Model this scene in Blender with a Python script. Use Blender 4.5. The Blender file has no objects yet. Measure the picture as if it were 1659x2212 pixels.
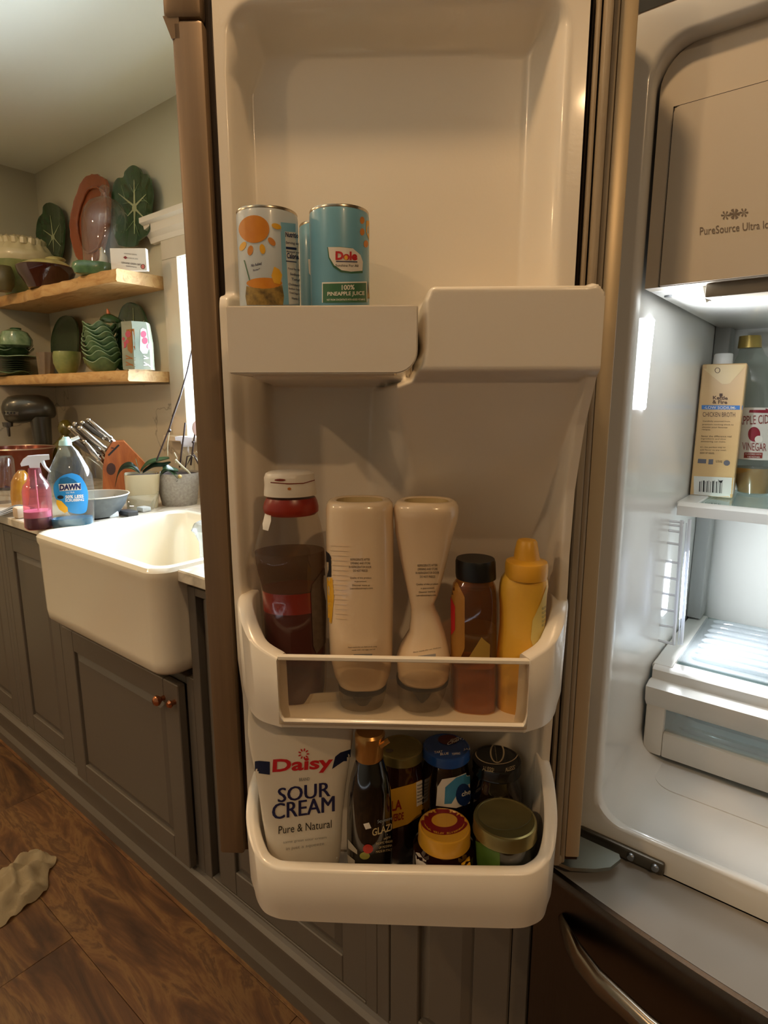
import bpy, bmesh, math, random
import numpy as np
from mathutils import Matrix, Vector
from mathutils.bvhtree import BVHTree
random.seed(7)
S = bpy.context.scene
COL = S.collection
PI = math.pi
# ------------------------------------------------------------------ camera
H = 1.28                       # eye height; X runs along the kitchen wall, Y into it
F = 1268.0; CX, CY = 829.5, 1106.0
PITCH = math.atan(240 / F)
YAW = math.radians(38.387)
cam = bpy.data.cameras.new('camera'); camo = bpy.data.objects.new('camera', cam); COL.objects.link(camo)
cam.sensor_fit = 'VERTICAL'; cam.sensor_height = 24.0; cam.lens = 24.0 * F / 2212.0
cam.clip_start = 0.02
camo.location = (0, 0, H)
camo.rotation_euler = (PI / 2 - PITCH, 0, YAW)
S.camera = camo
# ------------------------------------------------------------------ world, lights, exposure
S.view_settings.view_transform = 'Standard'; S.view_settings.look = 'None'
S.view_settings.gamma = 1.0; S.view_settings.exposure = 0.0
try: S.view_settings.use_curve_mapping = False
except Exception: pass
W = bpy.data.worlds.new('daylight'); S.world = W; W.use_nodes = True
W.node_tree.nodes['Background'].inputs[0].default_value = (0.86, 0.93, 1.0, 1)
W.node_tree.nodes['Background'].inputs[1].default_value = 10.0

def lamp(name, loc, power, color, size=0.05, kind='AREA', rot=(0, 0, 0), size_y=None, spread=None):
    l = bpy.data.lights.new(name, kind); l.energy = power; l.color = color
    if kind == 'AREA':
        l.shape = 'RECTANGLE' if size_y else 'DISK'; l.size = size
        if size_y: l.size_y = size_y
        if spread: l.spread = spread
    else: l.shadow_soft_size = size
    o = bpy.data.objects.new(name, l); o.location = loc; o.rotation_euler = rot
    COL.objects.link(o); return o
WARM = (1.0, 0.645, 0.335)
CEIL = 2.33
CANS = [(-0.95, -1.05), (1.10, -0.42), (-2.3, 0.1), (-0.36, 0.27), (-2.6, -1.3)]
CAN_W = [8.5, 10, 9, 5.5, 14]
for (x, y), w in zip(CANS, CAN_W):
    lamp('ceiling_can_light', (x, y, CEIL - 0.015), w, WARM, 0.09)
# daylight at the window over the sink
lamp('window_daylight', (-1.5, 1.50, 1.5), 58, (0.84, 0.92, 1.0), 0.95, rot=(-PI / 2, 0, 0), size_y=0.62, spread=2.1)

# ------------------------------------------------------------------ pixel rays -> points of the place
cP, sP = math.cos(PITCH), math.sin(PITCH)
cY, sY = math.cos(YAW), math.sin(YAW)
DTH = math.radians(36.087)                      # yaw of the open door's frame
DM = Matrix.Rotation(DTH, 4, 'Z')
EYE = Vector((0, 0, H))
def ray(px, py):
    x = (px - CX) / F; y = -(py - CY) / F
    fx, fy, fz = x, cP + y * sP, -sP + y * cP
    return Vector((cY * fx - sY * fy, sY * fx + cY * fy, fz))
def PZ(px, py, z): r = ray(px, py); return EYE + r * ((z - H) / r.z)
def PY(px, py, Y): r = ray(px, py); return EYE + r * (Y / r.y)
def PX(px, py, X): r = ray(px, py); return EYE + r * (X / r.x)
def depthof(p): # distance along the lens axis
    d = p - EYE; f = Vector((-sY * cP, cY * cP, -sP)); return d.dot(f)
def mpp(p): return depthof(p) / F
def D(a, b, z): return DM @ Vector((a, b, z))   # door frame -> world
def PDb(px, py, b):                             # pixel -> point in the door frame at depth b
    r = DM.inverted() @ ray(px, py); t = b / r.y
    return Vector((r.x * t, b, H + r.z * t))
def PDz(px, py, z):
    r = DM.inverted() @ ray(px, py); t = (z - H) / r.z
    return Vector((r.x * t, r.y * t, z))

# ------------------------------------------------------------------ materials
def lin(h):
    h = h.lstrip('#'); c = [int(h[i:i + 2], 16) / 255 for i in (0, 2, 4)]
    return tuple(((v + 0.055) / 1.055) ** 2.4 if v > 0.04045 else v / 12.92 for v in c) + (1,)
_M = {}
def M(name, hexc, rough=0.45, metal=0.0, spec=0.5, coat=0.0, noise=None, bump=None, emit=None, trans=0.0, sub=0.0, stretch=(1, 1, 1)):
    """principled material; noise=(scale, amount, hex2) mottles the colour, bump=(scale, strength)"""
    if name in _M: return _M[name]
    m = bpy.data.materials.new(name); m.use_nodes = True; nt = m.node_tree; b = nt.nodes['Principled BSDF']
    b.inputs['Base Color'].default_value = lin(hexc); b.inputs['Roughness'].default_value = rough
    b.inputs['Metallic'].default_value = metal; b.inputs['Specular IOR Level'].default_value = spec
    b.inputs['Coat Weight'].default_value = coat
    if coat: b.inputs['Coat Roughness'].default_value = 0.08
    if trans: b.inputs['Transmission Weight'].default_value = trans
    if emit: b.inputs['Emission Color'].default_value = lin(hexc); b.inputs['Emission Strength'].default_value = emit
    if noise or bump:
        tc = nt.nodes.new('ShaderNodeTexCoord'); mp = nt.nodes.new('ShaderNodeMapping'); mp.inputs['Scale'].default_value = stretch
        nt.links.new(tc.outputs['Object'], mp.inputs[0])
    if noise:
        n = nt.nodes.new('ShaderNodeTexNoise'); n.inputs['Scale'].default_value = noise[0]; n.inputs['Detail'].default_value = 5
        r = nt.nodes.new('ShaderNodeValToRGB'); r.color_ramp.elements[0].position = 0.5 - 0.5 * noise[1]; r.color_ramp.elements[1].position = 0.5 + 0.5 * noise[1]
        r.color_ramp.elements[0].color = lin(hexc); r.color_ramp.elements[1].color = lin(noise[2])
        nt.links.new(mp.outputs[0], n.inputs['Vector']); nt.links.new(n.outputs['Fac'], r.inputs[0]); nt.links.new(r.outputs[0], b.inputs['Base Color'])
    if bump:
        n2 = nt.nodes.new('ShaderNodeTexNoise'); n2.inputs['Scale'].default_value = bump[0]; n2.inputs['Detail'].default_value = 4
        bp = nt.nodes.new('ShaderNodeBump'); bp.inputs['Strength'].default_value = bump[1]; bp.inputs['Distance'].default_value = 0.002
        nt.links.new(mp.outputs[0], n2.inputs['Vector']); nt.links.new(n2.outputs['Fac'], bp.inputs['Height']); nt.links.new(bp.outputs[0], b.inputs['Normal'])
    _M[name] = m; return m
def GLASS(name, hexc='#ffffff', clear=0.92, rough=0.03, refl=1.0):
    """thin clear wall: tinted see-through mixed with a fresnel gloss"""
    if name in _M: return _M[name]
    m = bpy.data.materials.new(name); m.use_nodes = True; nt = m.node_tree; nt.nodes.clear()
    o = nt.nodes.new('ShaderNodeOutputMaterial'); t = nt.nodes.new('ShaderNodeBsdfTransparent'); g = nt.nodes.new('ShaderNodeBsdfGlossy')
    d = nt.nodes.new('ShaderNodeBsdfDiffuse'); d.inputs[0].default_value = lin(hexc)
    t.inputs[0].default_value = lin(hexc); g.inputs['Roughness'].default_value = rough
    lw = nt.nodes.new('ShaderNodeLayerWeight'); lw.inputs[0].default_value = 0.5
    pw = nt.nodes.new('ShaderNodeMath'); pw.operation = 'POWER'; pw.inputs[1].default_value = 4.0
    mu = nt.nodes.new('ShaderNodeMath'); mu.operation = 'MULTIPLY_ADD'; mu.inputs[1].default_value = min(0.9, 0.35 * refl); mu.inputs[2].default_value = 0.035 * refl
    m1 = nt.nodes.new('ShaderNodeMixShader'); m1.inputs[0].default_value = 1 - clear
    m2 = nt.nodes.new('ShaderNodeMixShader')
    nt.links.new(t.outputs[0], m1.inputs[1]); nt.links.new(d.outputs[0], m1.inputs[2])
    nt.links.new(lw.outputs['Facing'], pw.inputs[0]); nt.links.new(pw.outputs[0], mu.inputs[0]); nt.links.new(mu.outputs[0], m2.inputs[0])
    nt.links.new(m1.outputs[0], m2.inputs[1]); nt.links.new(g.outputs[0], m2.inputs[2]); nt.links.new(m2.outputs[0], o.inputs[0])
    _M[name] = m; return m
def nodes_of(name):
    m = bpy.data.materials.new(name); m.use_nodes = True; _M[name] = m
    return m, m.node_tree, m.node_tree.nodes['Principled BSDF']
def ramp(nt, stops):
    r = nt.nodes.new('ShaderNodeValToRGB'); e = r.color_ramp.elements
    e[0].position, e[0].color = stops[0][0], lin(stops[0][1]); e[1].position, e[1].color = stops[-1][0], lin(stops[-1][1])
    for p, c in stops[1:-1]: x = e.new(p); x.color = lin(c)
    return r
def wood(name, stops, scale=(1.2, 14, 14), rough=0.5, warp=2.0, coord='Object', rnd=False):
    m, nt, b = nodes_of(name); b.inputs['Roughness'].default_value = rough
    tc = nt.nodes.new('ShaderNodeTexCoord'); mp = nt.nodes.new('ShaderNodeMapping'); mp.inputs['Scale'].default_value = scale
    nt.links.new(tc.outputs[coord], mp.inputs[0])
    if rnd:
        oi = nt.nodes.new('ShaderNodeObjectInfo'); cb = nt.nodes.new('ShaderNodeCombineXYZ'); mm = nt.nodes.new('ShaderNodeMath'); mm.operation = 'MULTIPLY'; mm.inputs[1].default_value = 37
        nt.links.new(oi.outputs['Random'], mm.inputs[0])
        for i in range(3): nt.links.new(mm.outputs[0], cb.inputs[i])
        nt.links.new(cb.outputs[0], mp.inputs['Location'])
    n = nt.nodes.new('ShaderNodeTexNoise'); n.inputs['Scale'].default_value = 1.6; n.inputs['Detail'].default_value = 8; n.inputs['Roughness'].default_value = 0.62; n.inputs['Distortion'].default_value = warp
    r = ramp(nt, stops); nt.links.new(mp.outputs[0], n.inputs['Vector']); nt.links.new(n.outputs['Fac'], r.inputs[0])
    out = r.outputs[0]
    if rnd:
        hs = nt.nodes.new('ShaderNodeHueSaturation'); mr = nt.nodes.new('ShaderNodeMapRange'); mr.inputs[3].default_value = 0.72; mr.inputs[4].default_value = 1.35
        nt.links.new(oi.outputs['Random'], mr.inputs[0]); nt.links.new(mr.outputs[0], hs.inputs['Value']); nt.links.new(out, hs.inputs['Color']); out = hs.outputs[0]
    nt.links.new(out, b.inputs['Base Color'])
    bp = nt.nodes.new('ShaderNodeBump'); bp.inputs['Strength'].default_value = 0.25; bp.inputs['Distance'].default_value = 0.001
    nt.links.new(n.outputs['Fac'], bp.inputs['Height']); nt.links.new(bp.outputs[0], b.inputs['Normal'])
    return m
def marble(name, base, vein, scale=3.0, rough=0.3, width=0.03):
    m, nt, b = nodes_of(name); b.inputs['Roughness'].default_value = rough
    tc = nt.nodes.new('ShaderNodeTexCoord'); n = nt.nodes.new('ShaderNodeTexNoise'); n.inputs['Scale'].default_value = scale; n.inputs['Detail'].default_value = 6; n.inputs['Distortion'].default_value = 0.6
    nt.links.new(tc.outputs['Object'], n.inputs['Vector'])
    r = ramp(nt, [(0.5 - width, base), (0.5, vein), (0.5 + width * 0.4, base)])
    nt.links.new(n.outputs['Fac'], r.inputs[0]); nt.links.new(r.outputs[0], b.inputs['Base Color']); return m

WHITE = M('white_fridge_plastic', '#e6dccb', 0.28, coat=0.25, bump=(220, 0.05))
TRIMW = M('white_shelf_plastic', '#dcdad4', 0.3, coat=0.2)
GREYP = M('grey_cabinet_paint', '#655d52', 0.42, bump=(60, 0.08))
WALLP = M('wall_paint', '#c6c0a6', 0.85, bump=(300, 0.1))
CEILP = M('ceiling_paint', '#e6e5d2', 0.9)
STEEL = M('brushed_steel', '#5a5047', 0.33, metal=1.0, bump=(300, 0.12), stretch=(1, 1, 0.05))
STEELW = M('painted_steel_flange', '#c9b491', 0.38, metal=0.35)
BLACKP = M('black_plastic', '#101010', 0.35)
GASKET = M('grey_gasket_rubber', '#a5957c', 0.55, bump=(40, 0.4), stretch=(6, 6, 0.4), noise=(30, 0.8, '#8a7a64'))
DKGREY = M('dark_gap', '#2a241e', 0.8)

# ------------------------------------------------------------------ mesh helpers
def BM(): return bmesh.new()
def add_box(bm, lo, hi, bev=0.0, seg=2):
    x0, y0, z0 = lo; x1, y1, z1 = hi
    v = [bm.verts.new(p) for p in ((x0, y0, z0), (x1, y0, z0), (x1, y1, z0), (x0, y1, z0), (x0, y0, z1), (x1, y0, z1), (x1, y1, z1), (x0, y1, z1))]
    fs = [bm.faces.new([v[i] for i in q]) for q in ((3, 2, 1, 0), (4, 5, 6, 7), (0, 1, 5, 4), (1, 2, 6, 5), (2, 3, 7, 6), (3, 0, 4, 7))]
    if bev > 0:
        es = list({e for f in fs for e in f.edges})
        bmesh.ops.bevel(bm, geom=es, offset=bev, segments=seg, affect='EDGES', profile=0.5)
    return bm
def box(lo, hi, bev=0.0, seg=2): return add_box(BM(), lo, hi, bev, seg)
def add_prism(bm, pts, d0, d1, axis='y'):
    """polygon pts (u,v) extruded from d0 to d1 along axis"""
    def mk(u, v, d): return {'y': (u, d, v), 'x': (d, u, v), 'z': (u, v, d)}[axis]
    a = [bm.verts.new(mk(u, v, d0)) for u, v in pts]; b = [bm.verts.new(mk(u, v, d1)) for u, v in pts]
    n = len(pts); bm.faces.new(a); bm.faces.new(b[::-1])
    for i in range(n): bm.faces.new((a[i], b[i], b[(i + 1) % n], a[(i + 1) % n]))
    bmesh.ops.recalc_face_normals(bm, faces=bm.faces); return bm
def rrect(x0, z0, x1, z1, r, n=5, corners=(1, 1, 1, 1)):
    out = []
    for k, (cx, cz, a0) in enumerate(((x1 - r, z1 - r, 0), (x0 + r, z1 - r, 90), (x0 + r, z0 + r, 180), (x1 - r, z0 + r, 270))):
        if corners[k]:
            for i in range(n + 1):
                a = math.radians(a0 + 90 * i / n); out.append((cx + r * math.cos(a), cz + r * math.sin(a)))
        else:
            out.append(((x1, z1), (x0, z1), (x0, z0), (x1, z0))[k])
    return out
def loft(rings, seg=32, p=2.0, cap=(True, True), bm=None, axis='z', wob=None):
    """rings: (z, cx, cy, rx, ry); superellipse power p; wob(ring_i, angle)->radius factor"""
    bm = bm or BM(); R = []
    for ri, (z, cx, cy, rx, ry) in enumerate(rings):
        L = []
        for i in range(seg):
            a = 2 * PI * i / seg; c, s = math.cos(a), math.sin(a)
            k = wob(ri, a) if wob else 1.0
            x = cx + k * rx * math.copysign(abs(c) ** (2 / p), c); y = cy + k * ry * math.copysign(abs(s) ** (2 / p), s)
            L.append(bm.verts.new((x, y, z) if axis == 'z' else ((z, x, y) if axis == 'x' else (x, z, y))))
        R.append(L)
    for a, b in zip(R, R[1:]):
        for i in range(seg):
            j = (i + 1) % seg; bm.faces.new((a[i], a[j], b[j], b[i]))
    if cap[0]: bm.faces.new(R[0][::-1])
    if cap[1]: bm.faces.new(R[-1])
    return bm
def lathe(prof, seg=36, sy=1.0, cap=(True, True), bm=None, cx=0, cy=0, wob=None):
    return loft([(z, cx, cy, r, r * sy) for r, z in prof], seg, 2.0, cap, bm, wob=wob)
def tube(pts, r, seg=8, bm=None, taper=None):
    bm = bm or BM(); pts = [Vector(p) for p in pts]; n = len(pts); R = []
    up = Vector((0, 0, 1)); prev = None
    for i, p in enumerate(pts):
        t = (pts[min(i + 1, n - 1)] - pts[max(i - 1, 0)]).normalized()
        if prev is None:
            a = t.orthogonal().normalized() if abs(t.z) > 0.95 else t.cross(up).normalized()
        else: a = (prev - t * prev.dot(t)).normalized()
        prev = a; b = t.cross(a); rr = r if not taper else r * taper[i]
        R.append([bm.verts.new(p + a * (rr * math.cos(2 * PI * k / seg)) + b * (rr * math.sin(2 * PI * k / seg))) for k in range(seg)])
    for A, B in zip(R, R[1:]):
        for i in range(seg): bm.faces.new((A[i], A[(i + 1) % seg], B[(i + 1) % seg], B[i]))
    bm.faces.new(R[0][::-1]); bm.faces.new(R[-1]); return bm
def sphere(c, r, bm=None, sub=2, scale=(1, 1, 1)):
    bm = bm or BM()
    g = bmesh.ops.create_icosphere(bm, subdivisions=sub, radius=r)
    for v in g['verts']: v.co = Vector((v.co.x * scale[0], v.co.y * scale[1], v.co.z * scale[2])) + Vector(c)
    return bm
def obj(name, bm, mat, parent=None, smooth=True, mat4=None, label=None, ang=40):
    me = bpy.data.meshes.new(name)
    if mat4 is not None: bmesh.ops.transform(bm, matrix=mat4, verts=bm.verts)
    bmesh.ops.recalc_face_normals(bm, faces=bm.faces)
    if smooth:
        ca = math.cos(math.radians(ang))
        for f in bm.faces: f.smooth = True
        for e in bm.edges:
            if len(e.link_faces) == 2 and e.link_faces[0].normal.dot(e.link_faces[1].normal) < ca: e.smooth = False
    bm.to_mesh(me); bm.free()
    o = bpy.data.objects.new(name, me); COL.objects.link(o)
    if mat: me.materials.append(mat)
    if parent: o.parent = parent
    if label: o['label'] = label
    return o
def tag(o, label, cat, group=None, kind=None):
    o['label'] = label; o['category'] = cat
    if group: o['group'] = group
    if kind: o['kind'] = kind
    return o
def thing(name, label, cat, loc=(0, 0, 0), rz=0.0, group=None):
    o = bpy.data.objects.new(name, None); o.empty_display_size = 0.05; COL.objects.link(o)
    o.location = loc; o.rotation_euler = (0, 0, rz); return tag(o, label, cat, group)
def struct(name, bm, mat, smooth=False, parent=None):
    o = obj(name, bm, mat, parent, smooth)
    if not parent: o['kind'] = 'structure'
    return o
def mat_of(o):
    m = Matrix.Translation(o.location) @ o.rotation_euler.to_matrix().to_4x4()
    return mat_of(o.parent) @ m if o.parent else m
def facing(p): return math.atan2(-p[0], p[1])       # turn so that local -Y looks at the eye

# print laid on real surfaces: outlines or lettering cast on the mesh of a part
_T = {}
def textmesh(s, bold):
    k = (s, bold)
    if k not in _T:
        cu = bpy.data.curves.new('t', 'FONT'); cu.body = s; cu.size = 1.0; cu.resolution_u = 3; cu.offset = bold
        o = bpy.data.objects.new('t', cu); me = bpy.data.meshes.new_from_object(o)
        vs = [v.co.copy() for v in me.vertices]; fs = [tuple(p.vertices) for p in me.polygons]
        xs = [v.x for v in vs]; ys = [v.y for v in vs]
        _T[k] = (vs, fs, min(xs), max(xs), min(ys), max(ys))
        bpy.data.objects.remove(o); bpy.data.curves.remove(cu); bpy.data.meshes.remove(me)
    return _T[k]
def cast(target, bm, name, mat, off, step, label=None):
    bmesh.ops.triangulate(bm, faces=bm.faces)
    me = target.data; bvh = BVHTree.FromPolygons([v.co for v in me.vertices], [tuple(p.vertices) for p in me.polygons])
    mw = mat_of(target); mi = mw.inverted(); eye = mi @ EYE
    xs = [v.co.x for v in bm.verts]; ys = [v.co.y for v in bm.verts]
    for ax, (lo, hi) in enumerate(((min(xs), max(xs)), (min(ys), max(ys)))):
        n = int((hi - lo) / step)
        for i in range(1, n + 1):
            c = lo + (hi - lo) * i / (n + 1)
            co = (c, 0, 0) if ax == 0 else (0, c, 0); no = (1, 0, 0) if ax == 0 else (0, 1, 0)
            bmesh.ops.bisect_plane(bm, geom=list(bm.verts) + list(bm.edges) + list(bm.faces), plane_co=co, plane_no=no, dist=1e-5)
    dead = []; last = None; rot = mi.to_3x3()
    for v in bm.verts:
        d = (rot @ ray(v.co.x, v.co.y)).normalized()
        hit, nrm, _, dist = bvh.ray_cast(eye, d)
        if hit is None: dead.append(v)
        else:
            if nrm.dot(d) > 0: nrm = -nrm
            v.co = hit + nrm * off
    if dead: bmesh.ops.delete(bm, geom=dead, context='VERTS')
    return obj(name, bm, mat, target, True, label=label, ang=60)
def text(target, s, L, Rr, h, mat, bold=0.0, name='lettering', off=0.0005, step=7, lean=0.0, label=None):
    """lettering from pixel L to pixel Rr (baseline ends), h pixels tall"""
    vs, fs, x0, x1, y0, y1 = textmesh(s, bold); bm = BM(); out = []
    for v in vs:
        u = (v.x - x0) / (x1 - x0); w = (v.y - y0) / (y1 - y0)
        out.append(bm.verts.new((L[0] + (Rr[0] - L[0]) * u + lean * w, L[1] + (Rr[1] - L[1]) * u - h * w, 0)))
    for f in fs:
        try: bm.faces.new([out[i] for i in f])
        except ValueError: pass
    return cast(target, bm, name, mat, off, step, label)
def patch(target, polys, mat, name='label', off=0.0003, step=9, label=None):
    bm = BM()
    for P in polys:
        f = bm.faces.new([bm.verts.new((x, y, 0)) for x, y in P])
    bmesh.ops.triangulate(bm, faces=bm.faces)
    return cast(target, bm, name, mat, off, step, label)
def ell(cx, cy, rx, ry, n=24, a0=0, a1=360):
    return [(cx + rx * math.cos(math.radians(a0 + (a1 - a0) * i / n)), cy + ry * math.sin(math.radians(a0 + (a1 - a0) * i / n))) for i in range(n)]

# silhouette rings measured on the photograph's scale at the thing's own distance
def sil(P0, rows, depth=1.0):
    """rows (py, x0, x1[, depthfactor]) top or bottom first -> loft rings local to P0 (turned to the eye)"""
    n = Vector((P0[0], P0[1], 0)); dist = n.length; n /= dist; lat = Vector((n.y, -n.x, 0)); out = []
    for row in rows:
        py, x0, x1 = row[:3]; df = row[3] if len(row) > 3 else depth
        r = ray((x0 + x1) / 2, py); t = dist / (r.x * n.x + r.y * n.y); p = EYE + r * t
        rr = 0.5 * (x1 - x0) * mpp(p)
        out.append((p.z - P0[2], (p - Vector(P0)).dot(lat), 0.0, rr, rr * df))
    out.sort(key=lambda q: q[0]); return out
def cut(rings, z0, z1, k=1.0, n=6):
    zs = [z0 + (z1 - z0) * i / n for i in range(n + 1)]; A = np.array(rings)
    return [(z, float(np.interp(z, A[:, 0], A[:, 1])), 0.0, k * float(np.interp(z, A[:, 0], A[:, 3])), k * float(np.interp(z, A[:, 0], A[:, 4]))) for z in zs]
def base(px, py, z): p = PZ(px, py, z); return (p.x, p.y, z)
def put(name, label, cat, P0, group=None): return thing(name, label, cat, P0, facing(P0), group)
def shell(rings, t=0.0016, seg=32, p=2.0, open_top=True):
    """hollow vessel from outer rings"""
    inner = [(z + (t if i == 0 else 0), cx, cy, max(rx - t, 1e-4), max(ry - t, 1e-4)) for i, (z, cx, cy, rx, ry) in enumerate(rings)]
    seq = rings + inner[::-1]
    return loft(seq, seg, p)
# ================================================================== THE SETTING
YB = 1.34                                   # back wall face
XL = -3.16                                  # left wall face
fl = struct('floor', box((XL - 0.1, -2.6, -0.06), (2.6, YB + 0.1, -0.008)), M('subfloor', '#2a1c10', 0.9))
PLK = wood('floor_planks', [(0.28, '#2c1a0e'), (0.42, '#533720'), (0.49, '#6b4829'), (0.54, '#7f5c34'), (0.58, '#5b3d24'), (0.66, '#836138'), (0.80, '#452c18')], (1.8, 8, 8), 0.5, 0.7, rnd=True)
def plank_row(y0, y1, joints):
    js = [XL] + joints + [2.5]
    for a, b in zip(js, js[1:]):
        if b < -3.3: continue
        obj('plank', box((a + 0.0004, y0 + 0.0004, -0.0085), (b - 0.0004, y1 - 0.0004, 0.0), 0.0008, 1), PLK, fl)
plank_row(0.688, 0.80, [-1.357, -0.1, 1.1])
plank_row(0.478, 0.688, [-1.98, -0.78, 0.44, 1.66])
plank_row(0.268, 0.478, [-2.55, -1.342, -0.12, 1.1])
plank_row(0.058, 0.268, [-3.0, -1.75, -0.55, 0.7, 1.9])
for k in range(12):
    y1 = 0.058 - 0.21 * k
    if y1 > -2.5: plank_row(max(y1 - 0.21, -2.55), y1, [-2.6 + random.uniform(0, 1), -1.0 + random.uniform(0, .4), 0.4 + random.uniform(0, .5)])
struct('ceiling', box((XL - 0.1, -2.6, CEIL), (2.6, YB + 0.1, CEIL + 0.1)), CEILP)
# back wall with a hole for the window
WX0, WX1, WZ0, WZ1 = -2.02, -1.02, 1.145, 1.80
bw = BM()
add_box(bw, (XL - 0.1, YB, 0), (WX0, YB + 0.14, CEIL)); add_box(bw, (WX1, YB, 0), (2.6, YB + 0.14, CEIL))
add_box(bw, (WX0, YB, 0), (WX1, YB + 0.14, WZ0)); add_box(bw, (WX0, YB, WZ1), (WX1, YB + 0.14, CEIL))
struct('wall_back', bw, WALLP)
struct('wall_left', box((XL - 0.1, -2.6, 0), (XL, YB, CEIL)), WALLP)
WALLD = M('low_bounce_wall_paint', '#8f8874', 0.9)  # unseen walls coloured darker to cut the light they bounce back
struct('wall_right', box((2.5, -2.6, 0), (2.6, YB, CEIL)), WALLD)
struct('wall_front', box((XL - 0.1, -2.7, 0), (2.6, -2.6, CEIL)), WALLD)
# window over the sink
TRM = M('cream_trim_paint', '#cfc3ac', 0.45)
wn = struct('window_1', box((WX0, YB + 0.10, WZ0), (WX0 + 0.035, YB + 0.13, WZ1)), TRM)
fr = BM(); add_box(fr, (WX1 - 0.035, YB + 0.10, WZ0), (WX1, YB + 0.13, WZ1)); add_box(fr, (WX0, YB + 0.10, WZ0), (WX1, YB + 0.13, WZ0 + 0.035)); add_box(fr, (WX0, YB + 0.10, WZ1 - 0.035), (WX1, YB + 0.13, WZ1)); add_box(fr, (-1.535, YB + 0.10, WZ0), (-1.505, YB + 0.13, WZ1))
obj('window_frame', fr, TRM, wn, False)
obj('pane', box((WX0 + 0.03, YB + 0.112, WZ0 + 0.03), (-1.52, YB + 0.116, WZ1 - 0.03)), GLASS('window_glass', '#f4f9ff', 0.97), wn, False)
obj('pane', box((-1.52, YB + 0.112, WZ0 + 0.03), (WX1 - 0.03, YB + 0.116, WZ1 - 0.03)), _M['window_glass'], wn, False)
cs = BM(); add_box(cs, (WX0 - 0.098, YB - 0.018, WZ0 - 0.02), (WX0, YB, WZ1), 0.003); add_box(cs, (WX1, YB - 0.018, WZ0 - 0.02), (WX1 + 0.098, YB, WZ1), 0.003)
add_box(cs, (WX0 - 0.098, YB - 0.018, WZ1), (WX1 + 0.098, YB, WZ1 + 0.075), 0.002)
struct('trim_1', cs, TRM)
cr = BM(); prof = [(0, 1.868), (-0.02, 1.868), (-0.026, 1.885), (-0.04, 1.9), (-0.046, 1.925), (-0.062, 1.932), (-0.062, 1.95), (0, 1.95)]
add_prism(cr, [(YB + a, z) for a, z in prof], WX0 - 0.16, WX1 + 0.16, 'x'); struct('trim_2', cr, M('white_trim_paint', '#e4dccb', 0.4))
struct('trim_3', box((WX0 - 0.12, YB - 0.05, WZ0 - 0.02), (WX1 + 0.12, YB + 0.1, WZ0 + 0.002), 0.004), TRM)
# marble backsplash
bsm = marble('backsplash_marble', '#bcb39d', '#8e8574', 2.1, 0.35, 0.012)
bs = BM(); add_box(bs, (XL, YB - 0.012, 0.92), (WX0 - 0.10, YB, 1.345)); add_box(bs, (WX0 - 0.10, YB - 0.012, 0.92), (WX1 + 0.1, YB, WZ0 - 0.022)); add_box(bs, (WX1 + 0.1, YB - 0.012, 0.92), (-0.28, YB, 1.345))
add_box(bs, (XL, 0.72, 0.92), (XL + 0.012, YB - 0.012, 1.345))
struct('wall_backsplash', bs, bsm)

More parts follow.
